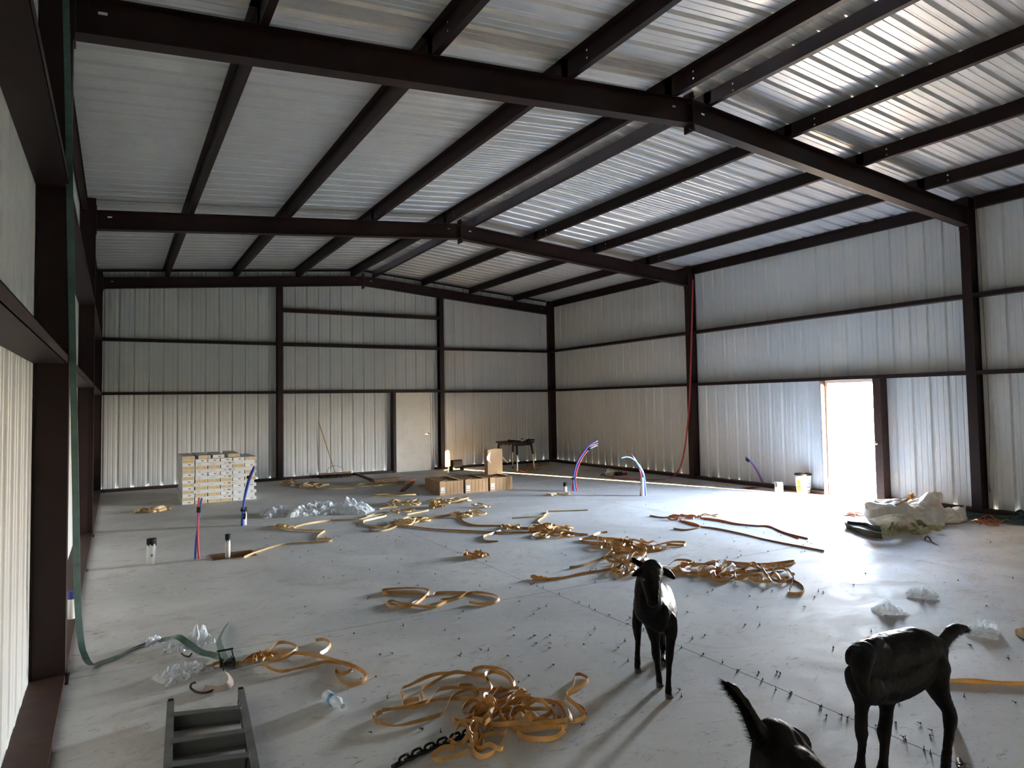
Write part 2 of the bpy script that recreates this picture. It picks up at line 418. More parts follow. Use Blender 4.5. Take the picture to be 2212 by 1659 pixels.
def rafter(y, side, dep, label, w=.15):
    e = empty('rafter', (0, y, 0)); tag(e, label, 'rafter')
    t = .009; xa, xb = (XL, RX-.012) if side < 0 else (RX+.012, XR)
    def seg(x0, x1, o0, o1, y0, y1, mb):   # o: offsets below rtop
        mb.add([(x0, y0, rtop(x0)-o1), (x1, y0, rtop(x1)-o1), (x1, y0, rtop(x1)-o0), (x0, y0, rtop(x0)-o0),
                (x0, y1, rtop(x0)-o1), (x1, y1, rtop(x1)-o1), (x1, y1, rtop(x1)-o0), (x0, y1, rtop(x0)-o0)],
               [(0, 1, 2, 3), (5, 4, 7, 6), (0, 4, 5, 1), (3, 2, 6, 7), (0, 3, 7, 4), (1, 5, 6, 2)])
    m = MB(); seg(xa, xb, 0, t, 0, w, m); m.build('top_flange', M_steel, e)
    m = MB(); seg(xa, xb, dep-t, dep, 0, w, m); m.build('bottom_flange', M_steel, e)
    # web with slotted holes near both ends
    m = MB(); yc = w/2-.004; hs = sorted([RX+side*.23, (XL+.18) if side < 0 else (XR-.22)])
    cur = xa
    for h in hs:
        seg(cur, h-.03, t, dep-t, yc, yc+.008, m)
        seg(h-.03, h+.03, t, .075, yc, yc+.008, m); seg(h-.03, h+.03, .10, dep-t, yc, yc+.008, m); cur = h+.03
    seg(cur, xb, t, dep-t, yc, yc+.008, m); m.build('web', M_steel, e)
    # end plates
    px = xa if side < 0 else xb
    MB().box((px-.012 if side > 0 else px, 0, rtop(px)-dep-.06), (px if side > 0 else px+.012, w, rtop(px)+.07)).build('end_plate', M_steel, e)
    px = xb if side < 0 else xa
    MB().box((min(px, px-side*.012), 0, rtop(RX)-dep-.085), (max(px, px-side*.012), w, rtop(RX)+.09)).build('splice_plate', M_steel, e)
    for zz in (-.05, dep-.02, dep+.055, .04):
        xx = RX+side*.03
        MB().cyl((RX+side*.005, .03, rtop(RX)-zz), (RX+side*.045, .03, rtop(RX)-zz), .014, 6).build('bolt', M_bolt, e)
    xx = XL+.012 if side < 0 else XR-.012
    for zz in (-.04, dep+.035):
        MB().cyl((xx, .03, rtop(XL)-zz), (xx-side*-.03 if side < 0 else xx-.03, .03, rtop(XL)-zz), .014, 6).build('bolt', M_bolt, e)
    return e
for i, y in enumerate(FR[:4]):
    d = .25 if i in (0, 3) else .29
    nm = ['against the back wall', 'at the second frame from the back', 'of the frame nearest overhead', 'behind the camera'][i]
    for s in (-1, 1):
        rafter(y, s, d, f"dark red steel rafter, {'left' if s < 0 else 'right'} half, {nm}")
# rake trim against the end wall
for s in (-1, 1):
    m = MB(); x0, x1 = (XL, RX) if s < 0 else (RX, XR)
    m.prism([(x0, PB-.06, ztop(x0)-.012), (x1, PB-.06, ztop(x1)-.012), (x1, PB-.06, ztop(x1)-.055), (x0, PB-.06, ztop(x0)-.055)], (0, .05, 0))
    o = m.build('trim_1' if s < 0 else 'trim_2', M_steel); tag(o, None, None, kind='structure')

def purlin(x, y0, y1, flip, label, eave=False, holes=True):
    """Z section 203 mm deep, sitting on the rafters, sheet on its top flange"""
    e = empty('eave_strut' if eave else 'purlin', (x, y0, rtop(x)+(0 if eave else .006))); tag(e, label, 'eave strut' if eave else 'purlin')
    L = y1-y0; h = .2; f = .065*flip; t = .003
    m = MB(); segs = [(0, L)]
    if holes:
        segs = []; cur = 0
        for hy in (.55, L-.45):
            segs.append((cur, hy-.011)); cur = hy+.011
            for za, zb in ((.0, .05), (.072, .128), (.150, h)): m.box((-t/2, hy-.011, za), (t/2, hy+.011, zb))
        segs.append((cur, L))
    for a, b in segs: m.box((-t/2, a, 0), (t/2, b, h))
    m.build('web', M_steel, e)
    a, b = sorted((0, f)); MB().box((a, 0, 0), (b, L, t)).build('bottom_flange', M_steel, e)
    a, b = sorted((0, -f if not eave else f)); MB().box((a, 0, h-t), (b, L, h)).build('top_flange', M_steel, e)
    MB().box((f-t/2, 0, 0), (f+t/2, L, .018)).build('lip', M_steel, e)
    return e
OFF = [.31, 1.76, 3.28, 4.80]
bays = [(FR[1], PB-.02, 'far bay'), (FR[2], FR[1], 'middle bay'), (FR[3], FR[2], 'near bay')]
pn = ['ridge purlin', 'second purlin down', 'third purlin down', 'fourth purlin down']
for s in (-1, 1):
    for k, o in enumerate(OFF):
        for (a, b, bn) in bays:
            purlin(RX+s*o, a+.02, b+.13 if b < 18 else b, -s*1, f"dark red steel roof purlin, {pn[k]} on the {'left' if s < 0 else 'right'} slope, {bn}")
    for (a, b, bn) in bays:
        x = PL+.03 if s < 0 else PR-.03
        purlin(x, a+.02, b, -s, f"dark red steel eave strut along the top of the {'left' if s < 0 else 'right'} wall, {bn}", True, False)

def girt(p0, p1, inward, z, label, h=.065):
    """C section girt: p0,p1 on the sheeting line; inward = unit vector into the room"""
    e = empty('girt', (*p0, z)); tag(e, label, 'girt')
    d = Vector((p1[0]-p0[0], p1[1]-p0[1], 0)); i_ = Vector((*inward, 0)); t = .004; D = .198
    MB().prism([(0, 0, 0), i_*D, i_*D+Z*t, Z*t], d).build('web', M_steel, e)
    MB().prism([i_*D, i_*(D-t), i_*(D-t)+Z*h, i_*D+Z*h], d).build('inner_flange', M_steel, e)
    MB().prism([i_*(D), i_*(D-.018), i_*(D-.018)+Z*h, i_*D+Z*h][0:0] or [i_*D+Z*(h-t), i_*(D-.018)+Z*(h-t), i_*(D-.018)+Z*h, i_*D+Z*h], d).build('lip', M_steel, e)
    return e
for (a, b, bn) in ((FR[1]+.15, FR[0], 'far bay'), (FR[2]+.15, FR[1], 'middle bay'), (FR[3]+.15, FR[2], 'near bay')):
    for z, zn in ((2.20, 'lower'), (3.44, 'upper')):
        girt((PR, a), (PR, b), (-1, 0), z, f'{zn} dark red wall girt on the right wall, {bn}')
        girt((PL, a), (PL, b), (1, 0), z, f'{zn} dark red wall girt on the left wall, {bn}')
for (a, b, zs, bn) in ((PL+.2, 3.53, (2.20, 3.44), 'left bay'), (3.66, 8.02, (2.20, 3.43, 4.31), 'door bay'), (8.15, PR-.2, (2.19, 3.43), 'right bay')):
    for z, zn in zip(zs, ('lowest', 'second', 'topmost')):
        girt((a, PB), (b, PB), (0, -1), z, f'{zn} dark red wall girt on the back wall, {bn}', .085 if bn == 'door bay' else .065)
# base channels along the walls
def basech(name, a, b):
    o = MB().box(a, b).build(name, M_steeld); tag(o, None, None, kind='structure')
basech('baseboard_left', (PL+.002, PF, 0), (XL, PB-.2, .06))
basech('baseboard_right', (XR+.01, D1[1]+.02, 0), (PR-.002, PB-.2, .07))
basech('trim_3', (XR+.01, PF, 0), (PR-.002, D1[0]-.12, .07))
basech('baseboard_back', (PL+.002, FR[0]+.02, 0), (D2[0]-.09, PB-.002, .06))
basech('trim_4', (D2[1]+.02, FR[0]+.02, 0), (PR-.002, PB-.002, .06))

# ------------------------------------------------------------------ doors
e = empty('door_1', (XR, 0, 0)); tag(e, None, None, kind='structure')
fx0, fx1 = .13, .235       # frame depth measured from the column face
y0, y1, zt = D1[0], D1[1], 2.20
m = MB(); m.box((fx0, y0, 0), (fx1, y0+.05, zt)); m.box((fx0, y1-.05, 0), (fx1, y1, zt)); m.box((fx0, y0+.05, zt-.05), (fx1, y1-.05, zt)); m.box((fx0+.04, y0+.05, zt-.064), (fx0+.055, y1-.05, zt-.05))
m.build('door_frame', M_white, e)
MB().box((fx0, y0, -.002), (fx1+.05, y1, .012)).build('threshold', M_alu, e)
m = MB(); m.box((.0, y0-.15, 0), (.006, y0-.005, 2.2)); m.box((.006, y0-.012, 0), (.2, y0-.006, 2.2)); m.box((.006, y0-.15, 0), (.2, y0-.144, 2.2))
m.build('door_post', M_steeld, e)
m = MB(); m.box((.0, y1+.003, 0), (.2, y1+.008, 2.2)); m.build('door_post', M_steeld, e)
m = MB().cyl((0, y0-.05, 1.04), (-.025, y0-.05, 1.04), .028, 14).cyl((-.02, y0-.05, 1.04), (-.045, y0-.05, 1.04), .012, 10).sphere((-.055, y0-.05, 1.04), .026, (.8, 1, 1), 12, 8)
m.build('door_knob', M_chrome, e, smooth=True)
# leaf, standing open outside on its hinges at the far jamb
ang = math.radians(112)      # from closed
hd = Vector((math.sin(ang), -math.cos(ang), 0))     # direction hinge -> free edge
lw_, lt = .93, .044; hp = Vector((fx1, y1-.05, 0)); nn = hd.cross(Z)
MB().obox(hp+hd*lw_/2+Z*1.075, hd*lw_/2, nn*lt/2, Z*1.065).build('door_leaf', M_white, e)
kp = hp+hd*(lw_-.07)+Z*1.03
MB().cyl(kp-nn*.07, kp+nn*.07, .012, 10).sphere(kp-nn*.075, .028, (1, 1, 1), 10, 7).sphere(kp+nn*.075, .028, (1, 1, 1), 10, 7).build('lever_knob', M_chrome, e, smooth=True)

e = empty('door_2', (0, FR[0], 0)); tag(e, None, None, kind='structure')
x0, x1 = D2[0], D2[1]
m = MB(); m.box((x0, .03, 0), (x0+.05, .22, zt)); m.box((x1-.05, .03, 0), (x1, .22, zt)); m.box((x0+.05, .03, zt-.05), (x1-.05, .22, zt))
m.build('door_frame', M_white, e)
MB().box((x0+.05, .05, .012), (x1-.05, .094, zt-.049)).build('door_leaf', M_white, e)
MB().box((x0+.05, .03, 0), (x1-.05, .2, .012)).build('threshold', M_white, e)
kx = x1-.13
m = MB().cyl((kx, .05, 1.02), (kx, .035, 1.02), .035, 16).cyl((kx, .04, 1.02), (kx, -.01, 1.02), .012, 10).sphere((kx, -.02, 1.02), .03, (1, .7, 1), 14, 8)
m.build('door_knob', M_chrome, e, smooth=True)
MB().box((kx-.11, .0, 1.012), (kx-.03, .014, 1.03)).build('lever', M_chrome, e)
MB().box((x0-.10, 0, 0), (x0-.09, .2, 2.2)).box((x0-.10, .0, 0), (x0-.01, .006, 2.2)).build('door_post', M_steel, e)
MB().box((x1+.01, .0, 0), (x1+.02, .2, 2.2)).build('door_post', M_wall, e)

# outside ground
gr = empty('ground'); tag(gr, None, None, kind='structure')
MB().box((-60, -60, -.25), (80, 80, -.305)).build('lawn', M_grass, gr)
MB().box((PR+.0, 7.0, -.3), (PR+1.1, 9.0, -.03)).build('dirt_apron', M_earth, gr)
rnd = random.Random(3); m = MB()
for k in range(2600):
    x = rnd.uniform(13.2, 22); y = x*rnd.uniform(.60, .74)
    if noise.noise((x*.9, y*.9, 0)) < .02: continue
    h = rnd.uniform(.08, .28); a = rnd.uniform(0, PI); dx, dy = math.cos(a)*.01, math.sin(a)*.01
    m.add([(x-dx, y-dy, -.25), (x+dx, y+dy, -.25), (x+rnd.uniform(-.08, .08), y+rnd.uniform(-.08, .08), -.25+h)], [(0, 1, 2)])
o = m.build('grass', M_blade); tag(o, 'sunlit green grass growing outside the open door', 'grass', kind='stuff')
# ------------------------------------------------------------------ carton stack (white flooring cartons)
def carton_mesh(L, W, Hh, tan):
    m = MB().box((0, 0, 0), (W, L, Hh)); return m.mesh('carton', M_paper)
CW, CL, CH = .216, 1.10, .0665
M_carton = mat('white_carton', (.72, .72, .70), .55, 0, .3, var=(7, (.62, .61, .57), (1, 1, 1), .45, .8))
me_body = MB().box((.001, 0, .001), (CW-.001, CL, CH-.0015)).mesh('carton_body', M_carton)
def endlab(tan, seed):
    r = random.Random(seed); q = {}
    m = MB().box((.008, -.0012, .006), (CW-(.012 if tan else .05), .001, CH-.008)); q['end_label'] = m.mesh('end_label', M_tanlab if tan else M_paper)
    m = MB()
    if tan:
        cx = CW*.78
        m.tube([(cx+.017*math.cos(a*PI/5), -.0022, CH*.5+.017*math.sin(a*PI/5)) for a in range(11)], .0018, 4, False)
        m.box((.02, -.0024, .04), (.08, -.0012, .044))
    else:
        m.box((.10, -.0024, .024), (.150, -.0012, .042))
    q['print_mark'] = m.mesh('print_mark', M_ink)
    return q
LABS = [endlab(True, 1), endlab(False, 2)]
me_long = MB().box((.25, -.002, .03), (.36, -.0008, .034)).box((.52, -.002, .028), (.56, -.0008, .038)).box((.60, -.002, .022), (.65, -.0008, .046)).box((.67, -.002, .028), (.72, -.0008, .038)).tube([(.07+.019*math.cos(a*PI/5), -.0018, CH*.5+.019*math.sin(a*PI/5)) for a in range(11)], .0018, 4, False).mesh('print_mark', M_ink)
S0 = Vector((1.115, 14.90, 0)); rnd = random.Random(8)
cart_grp = 'white flooring cartons in the big stack'
def carton(loc, rz, kind, label, mir=False):
    e = empty('carton', loc, rz); tag(e, label, 'carton', cart_grp)
    part('carton_body', me_body, e)
    if kind == 'end':
        q = LABS[0 if rnd.random() < .5 else 1]
        for k, me in q.items(): part(k, me, e)
    return e
for c in range(13):
    z = c*CH
    if c % 2 == 0:
        for k in range(6):
            carton((S0.x+k*.2285+rnd.uniform(-.004, .004), S0.y+rnd.uniform(-.006, .012), z), rnd.uniform(-.004, .004), 'end',
                   f"white carton end-on in the stack, {ORD[k+1]} from the left, {ORD[c+1]} layer up")
    else:
        carton((S0.x+rnd.uniform(-.006, .002), S0.y+rnd.uniform(-.004, .006), z), 0, 'end', f"white carton end-on at the left corner of the stack, {ORD[c+1]} layer up")
        for k in range(5):
            e = carton((S0.x+.222+CL+rnd.uniform(-.01, .01), S0.y+k*.2175+rnd.uniform(-.003, .003), z), PI/2, 'long', f"white carton lying lengthwise in the stack, {ORD[k+1]} from the front, {ORD[c+1]} layer up")
            if k == 0:
                o = part('print_mark', me_long, e); o['kind'] = 'stuff'; o.matrix_local = Matrix.Rotation(-PI/2, 4, 'Z') @ Matrix.Translation((-CL, 0, 0))
for k, (dx, dy, rz) in enumerate(((.0, .0, .0), (.29, .07, .02), (.55, .10, .0), (.85, .19, -.02))):
    carton((S0.x+dx, S0.y+dy, 13*CH), rz, 'end', f"white carton on top of the stack, {ORD[k+1]} from the left")
MB().box((S0.x-.004, S0.y+CL+.002, .0), (S0.x+.03, S0.y+CL+.006, .5))
# film around the lower part of the stack
m = MB(); n = 14
for z0, z1 in ((.0, .26),):
    pts = [(S0.x-.012, S0.y+i/n*1.1) for i in range(n+1)]
    for i in range(n):
        a, b = pts[i], pts[i+1]; j = rnd.uniform(0, .006)
        m.add([(a[0]-j, a[1], z0+.01), (b[0]-.004, b[1], z0+.01), (b[0]-j, b[1], z1+rnd.uniform(-.04, .04)), (a[0]-.003, a[1], z1)], [(0, 1, 2, 3)])
tag(m.build('stretch_film', M_film), 'clear stretch film around the lower left side of the carton stack', 'plastic film')

# ------------------------------------------------------------------ cardboard boxes
cb = 'brown cardboard boxes on the floor'
def cbox(loc, rz, w, d, h, label, strip=True, lab=True, openflap=0):
    e = empty('cardboard_box', loc, rz); tag(e, label, 'box', cb)
    (MB().box((.12, .02, 0), (w, d, h)).box((0, .0, 0), (.112, d, h)) if strip else MB().box((0, 0, 0), (w, d, h))).build('box_body', M_card, e)
    m = MB()      # top flaps, slightly lifted
    for (x0, x1, lift, up) in ((.0, w*.30, .0, .03), (w*.72, w, .0, .035)):
        if x0 == 0: m.prism([(x0, 0, h), (x1, .005, h+up), (x1, d-.005, h+up*.7), (x0, d, h)], (0, 0, .005))
        else: m.prism([(x0, .005, h+up*.6), (x1, 0, h), (x1, d, h), (x0, d-.005, h+up)], (0, 0, .005))
    m.build('top_flap', M_cardd, e)
    if strip:
        MB().prism([(-.004, -.012, 0), (.108, -.030, 0), (.112, -.001, 0), (-.001, -.001, 0)], (0, 0, h+.01)).build('end_panel', M_cardd, e)  # end panel in paler board: the light falling on it is put into the colour
        if lab: MB().prism([(.015, -.0165, .045), (.095, -.0295, .045), (.095, -.0275, .045), (.015, -.0145, .045)], (0, 0, .12)).build('paper_label', M_paper, e); MB().prism([(.03, -.0200, .07), (.08, -.0281, .07), (.08, -.027, .07), (.03, -.019, .07)], (0, 0, .012)).build('print_mark', M_ink, e)
    m = MB()
    for k in range(5): m.box((w*.28+k*w*.15, .0165 if strip else -.0015, .01), (w*.28+k*w*.15+.003, .0205 if strip else -.0002, h-.01))
    m.build('crease', mat('card_crease', (.22, .135, .07), .9), e)
    return e
p = G(947, 1069); ang = -.02
for k in range(3):
    cbox((5.72+k*.575, 13.06-.01*k, 0), ang, .55, .52, .275, f"brown cardboard box in the front row, {['left one', 'middle one', 'right one with creased front'][k]}")
for k in range(3):
    cbox((5.86+k*.60, 13.62, 0), .03, .57, .52, .255, f"brown cardboard box in the back row, {['left', 'middle', 'right'][k]}, behind the labelled boxes", False, False)
bp = on('Z', .285, 1054, 1027)
e = empty('cardboard_box', (bp.x, bp.y, .295), .02); tag(e, 'tall brown cardboard box with a torn corner standing on the other boxes', 'box', cb)
q = on('Z', .285, 1090, 1027); bw = (q-bp).length
MB().box((0, 0, 0), (bw, .16, .545)).build('box_body', M_cardd, e)
MB().prism([(bw, .0, .40), (bw+.17, .03, .24), (bw+.17, .05, .22), (bw, .03, .34)], (0, .01, 0)).build('side_flap', M_card, e)
MB().add([(-.03, -.012, .40), (.07, -.004, .52), (.05, -.004, .32), (.09, -.006, .24), (.02, -.006, .30), (-.03, -.014, .33)], [(0, 1, 2, 3, 4, 5)]).build('torn_paper', M_paper, e)
MB().box((.14, -.003, .03), (.24, -.001, .09)).build('carton_stamp', M_card, e)
MB().prism([(0, 0, .545), (bw*.5, -.01, .575), (bw, 0, .555), (bw, .01, .545), (0, .01, .545)], (0, .005, 0)).build('top_flap', M_cardd, e)

# ------------------------------------------------------------------ folding work bench with things on it
F = [G(1118, 1021), G(1155, 1017), G(1108, 1011), G(1072, 1016)]
wc = (F[0]+F[1]+F[2]+F[3])/4
e = empty('folding_workbench', (wc.x, wc.y, 0)); tag(e, 'black folding work bench with pale extending legs by the far corner', 'workbench')
HT = .80; C_ = []
for k, f in enumerate(F):
    d = (f-wc); top = Vector((d.x*.84, d.y*.84, HT-.07)); mid = Vector((d.x*.92, d.y*.92, .43)); bot = Vector((d.x, d.y, .0))
    C_.append(Vector((d.x*.90, d.y*.90, 0)))
    lg = MB().tube([mid+Z*.03, top], .028, 6).build('leg', M_black, e)
    MB().tube([bot+Z*.02, mid+Z*.05], .019, 6).build('extending_leg', M_lwood if False else M_alu, lg)
    MB().tube([bot, bot+Z*.03], .026, 6).build('foot', M_black, lg)
order = [C_[0], C_[1], C_[2], C_[3]]
m = MB().prism([(c.x, c.y, HT-.10) for c in order], (0, 0, .06)); m.build('apron', M_black, e)
m = MB().prism([(c.x*1.12, c.y*1.12, HT-.035) for c in order], (0, 0, .035)); m.build('top_board', M_black, e)
a, b = order[3]*1.06, order[0]*1.06
m = MB()
for k in range(3):
    t = .35+.17*k; p_ = a.lerp(b, t); m.sphere((p_.x-.005, p_.y-.02, HT-.075), .022, (1.4, .4, .6), 8, 5)
m.build('vent_slot', M_lwood, e)
ct = on('Y', wc.y-.15, 1128, 951)
cp = empty('paper_cup', (ct.x, ct.y, HT)); tag(cp, 'white paper drink cup with a lid and straw standing on the work bench', 'cup')
MB().cyl((0, 0, 0), (0, 0, .125), .033, 14, .044).build('cup_body', M_cup, cp, smooth=True)
MB().cyl((0, 0, .125), (0, 0, .135), .046, 14).build('lid', M_cup, cp)
MB().tube([(0, 0, .13), (.006, 0, .20)], .004, 6).build('straw', M_orange, cp)
MB().cyl((0, 0, .05), (0, 0, .09), .0385, 14, .0415).build('printed_band', mat('cup_print', (.10, .13, .35), .5), cp)
for (px, rz, L, lb) in ((1100, .5, .30, 'dark hand tool with a brown handle lying on the work bench left of the cup'), (1143, .2, .26, 'dark flat tool lying on the work bench right of the cup')):
    q = on('Y', wc.y, px, 953)
    t = empty('hand_tool', (q.x, q.y-.05, HT), rz); tag(t, lb, 'tool')
    MB().box((-L/2, -.05, 0), (L/2, .05, .04)).build('tool_body', M_black, t)
    MB().tube([(-L*.62, 0, .03), (-L*.1, 0, .055)], .016, 8).build('handle', M_wood, t)

# ------------------------------------------------------------------ broom against the back wall
bb = Vector((4.93, 17.98, 0)); bt = Vector((4.60, FR[0]+.19, 1.46))
e = empty('push_broom', (bb.x, bb.y, 0)); tag(e, 'wide black push broom with a wooden handle leaning on the back wall', 'broom')
MB().box((-.42, -.035, .09), (.42, .035, .13)).build('broom_head', M_wood, e)
m = MB(); rr = random.Random(2)
for i in range(120):
    x = -.41+.82*i/119; y = rr.uniform(-.03, .03); m.tube([(x, y, .1), (x+rr.uniform(-.015, .015), y*1.5, 0)], [.006, .005], 4)
m.build('bristles', M_black, e)['kind'] = 'stuff'
MB().tube([(0, 0, .12), bt-bb], .0125, 8).build('handle', M_lwood, e)
for s in (-1, 1): MB().tube(crom([(s*.24, 0, .13), (s*.18, 0, .24), (s*.06, .02, .30), (-.05, .03, .30)], 4), .006, 5).build('brace', M_alu, e)

# ------------------------------------------------------------------ small things round the walls
q = G(1318, 1027)
e = empty('plastic_jug', (q.x, q.y, .075), .3); tag(e, 'milky plastic jug lying on its side behind the bent tubes', 'jug')
m = MB().tube([(-.17, 0, 0), (-.15, 0, 0), (-.13, 0, 0), (-.09, 0, 0), (-.05, 0, 0), (.12, 0, 0), (.14, 0, 0)], [.02, .022, .03, .06, .075, .075, .06], 16)
m.build('jug_body', M_jug, e, smooth=True); MB().cyl((-.20, 0, 0), (-.165, 0, 0), .024, 12).build('cap', M_white, e)
MB().tube(crom([(-.10, 0, .05), (-.12, 0, .085), (-.05, 0, .10), (0, 0, .075)], 4), .01, 6).build('handle', M_jug, e)
q = G(1683, 1062)
e = empty('paint_can', (q.x, q.y, 0)); tag(e, 'small splashed metal paint can standing by the right wall', 'can')
MB().cyl((0, 0, 0), (0, 0, .19), .084, 18).build('can_body', M_pvc, e, smooth=True)
MB().cyl((0, 0, .185), (0, 0, .196), .088, 18).build('rim', M_alu, e)
MB().add([(-.06, -.062, .19), (-.085, -.01, .19), (-.086, 0, .10), (-.065, -.058, .06), (-.03, -.08, .12)], [(0, 1, 2, 3, 4)]).build('drip', M_dark, e)
q = G(1736, 1064)
e = empty('bucket', (q.x, q.y, 0)); tag(e, 'white five-gallon bucket with a dark lid and a yellow label by the door', 'bucket')
MB().tube([(0, 0, 0), (0, 0, .30), (0, 0, .36)], [.128, .146, .150], 24).build('bucket_body', M_pvc, e, smooth=True)
MB().tube([(0, 0, .295), (0, 0, .305)], [.156, .156], 24).tube([(0, 0, .33), (0, 0, .34)], [.158, .158], 24).build('collar_ring', M_pvc, e)
MB().tube([(0, 0, .345), (0, 0, .375)], [.162, .162], 24).build('lid', M_black, e)
MB().box((-.05, -.04, .375), (.02, .02, .385)).build('scrap', M_paper, e)
cd = math.atan2(-q.y, -q.x)
def wrap(a0, a1, z0, z1, r0, r1, nm, mm):
    m = MB(); n = 8
    for i in range(n):
        A, B = cd+a0+(a1-a0)*i/n, cd+a0+(a1-a0)*(i+1)/n
        m.add([(r0*math.cos(A), r0*math.sin(A), z0), (r0*math.cos(B), r0*math.sin(B), z0), (r1*math.cos(B), r1*math.sin(B), z1), (r1*math.cos(A), r1*math.sin(A), z1)], [(0, 1, 2, 3)])
    return m.build(nm, mm, e)
wrap(-.95, -.35, .04, .25, .1325, .1455, 'yellow_label', M_yel)
wrap(-1.0, -.35, .115, .13, .1385, .1395, 'blue_stripe', M_navy); wrap(.45, 1.1, .115, .13, .1385, .1395, 'blue_stripe', M_navy)
wrap(-1.0, -.35, .05, .064, .135, .136, 'dark_stripe', M_ink); wrap(.45, 1.1, .05, .064, .135, .136, 'dark_stripe', M_ink)
wrap(-.85, -.55, .20, .215, .144, .145, 'print_mark', M_ink)
wrap(.75, .95, .17, .21, .143, .146, 'print_mark', M_ink)
m = MB().tube([(.158*math.cos(cd+a), .158*math.sin(cd+a), .31-.13*math.sin((a+1.5)/3*PI)) for a in [x*.25-1.5 for x in range(13)]], .003, 5); m.build('wire_handle', M_alu, e)
# wall-foot bits
q = G(1527, 1036)
o = MB().box((-.03, -.02, 0), (.03, .02, .21)).build('pipe_stub', M_white, loc=(11.90, 11.62, 0)); tag(o, 'short white post stub standing beside the right wall column', 'pipe')
q = G(972, 1019)
e = empty('work_light', (8.20, 17.55, 0), .15); tag(e, 'small dark work light standing at the foot of the back wall column', 'lamp')
MB().box((-.16, -.05, .10), (.16, .05, .30)).build('housing', M_black, e)
MB().box((-.14, -.058, .12), (.14, -.05, .28)).build('lens', mat('lamp_glass', (.10, .095, .08), .15), e)
MB().box((-.20, -.07, 0), (-.16, .07, .14)).box((.16, -.07, 0), (.20, .07, .14)).box((-.2, -.07, 0), (.2, .07, .02)).build('stand', M_black, e)
q = G(967, 1021)
o = MB().cyl((0, 0, 0), (0, 0, .06), .035, 12, .04).build('cup', M_cup, loc=(q.x, q.y, 0)); tag(o, 'tiny white cup on the floor before the dark work light', 'cup')

# ------------------------------------------------------------------ pipes and tubes coming out of the slab
def pvc(px, py, h, r, label, cap=True, marks=True):
    q = G(px, py); e = empty('pipe_stub', (q.x, q.y, 0)); tag(e, label, 'pipe')
    MB().cyl((0, 0, -.05), (0, 0, h), r, 20).build('pipe', M_pvc, e, smooth=True)
    if cap:
        MB().cyl((0, 0, h-.002), (0, 0, h+.008), r+.003, 20).build('tape_cap', M_black, e)
        m = MB(); rr = random.Random(int(px)); n = 20
        for i in range(n):
            A, B = 2*PI*i/n, 2*PI*(i+1)/n; R = r+.0025; dz = .035+.05*abs(math.sin(i*1.1))*(.6+.8*rr.random())
            dz2 = .035+.05*abs(math.sin((i+1)*1.1))
            m.add([(R*math.cos(A), R*math.sin(A), h), (R*math.cos(B), R*math.sin(B), h), (R*math.cos(B), R*math.sin(B), h-dz2), (R*math.cos(A), R*math.sin(A), h-dz)], [(3, 2, 1, 0)])
        m.build('black_tape', M_black, e)
    return e
e = pvc(327, 1219, .30, .052, 'wide white drain pipe stub topped with black tape, nearest the left wall')
MB().box((-.01, -.056, .10), (.012, -.0525, .13)).build('pen_mark', M_ink, e)
pvc(492, 1204, .28, .030, 'narrow white pipe stub with black tape standing at the box-out in the slab')
pvc(527, 1134, .27, .042, 'white pipe stub with taped neck beside the red and blue tubes before the carton stack')
pvc(1221, 1062, .18, .038, 'white pipe stub with black top beside the tallest bent tubes')
pvc(1388, 1071, .36, .040, 'white pipe stub inside the red and light blue tube bundle', False)
q = G(148, 1352)
e = empty('caulk_tube', (q.x+.02, q.y, 0)); tag(e, 'white tube with blue ends half hidden behind the nearest column', 'tube')
MB().cyl((0, 0, .03), (0, 0, .27), .03, 14).build('tube_body', M_white, e); MB().cyl((0, 0, .23), (0, 0, .30), .032, 14).build('blue_cap', M_navy, e); MB().cyl((0, 0, 0), (0, 0, .03), .031, 14).build('blue_base', M_blue, e)
def tubes(paths, rad, tapes, label, Yp=None):
    """paths: list of (material, pixel polyline); all in the vertical plane facing the lens at the foot"""
    f = G(*paths[0][1][0]); e = empty('water_tubes', (f.x, f.y, 0)); tag(e, label, 'tubes')
    for k, (mm, px) in enumerate(paths):
        b0 = G(*px[0]); pts = []
        for j, (x, y) in enumerate(px):
            w_ = on('Y', b0.y, x, y) if j else b0
            pts.append(w_-f+Vector((0, .0, 0)))
        pts[0].z = -.03
        MB().tube(crom(pts, 5), rad, 7).build('blue_tube' if mm is M_blue or mm is M_lb else 'red_tube', mm, e, smooth=True)
    for (x, y, dx, dy, r) in tapes:
        w_ = on('Y', f.y, x, y)-f; w2 = on('Y', f.y, x+dx, y+dy)-f
        MB().cyl(w_, w2, r, 10).build('black_tape', M_black, e)
    return e
M_lb = mat('light_blue_tube', (.16, .42, .70), .25)
tubes([(M_blue, [(421, 1208), (423, 1170), (428, 1130), (432, 1098), (436, 1076)]), (M_red, [(431, 1207), (428, 1185), (427, 1150), (428, 1110), (430, 1075)])], .0125, [(429, 1107, 1, -12, .026)],
      'red and blue water tubes rising straight from the slab by the wide white pipe')
tubes([(M_blue, [(521, 1136), (524, 1100), (529, 1065), (538, 1030), (549, 1008)]), (M_red, [(527, 1134), (527, 1090), (531, 1062), (539, 1032), (549, 1006)]), (M_blue, [(524, 1136), (526, 1098), (531, 1068), (540, 1036), (550, 1010)])], .0125, [(536, 1034, 2, -6, .03), (524, 1115, 6, 0, .05), (526, 1104, .3, -4, .05)],
      'curved red and blue water tubes leaning before the right end of the carton stack')
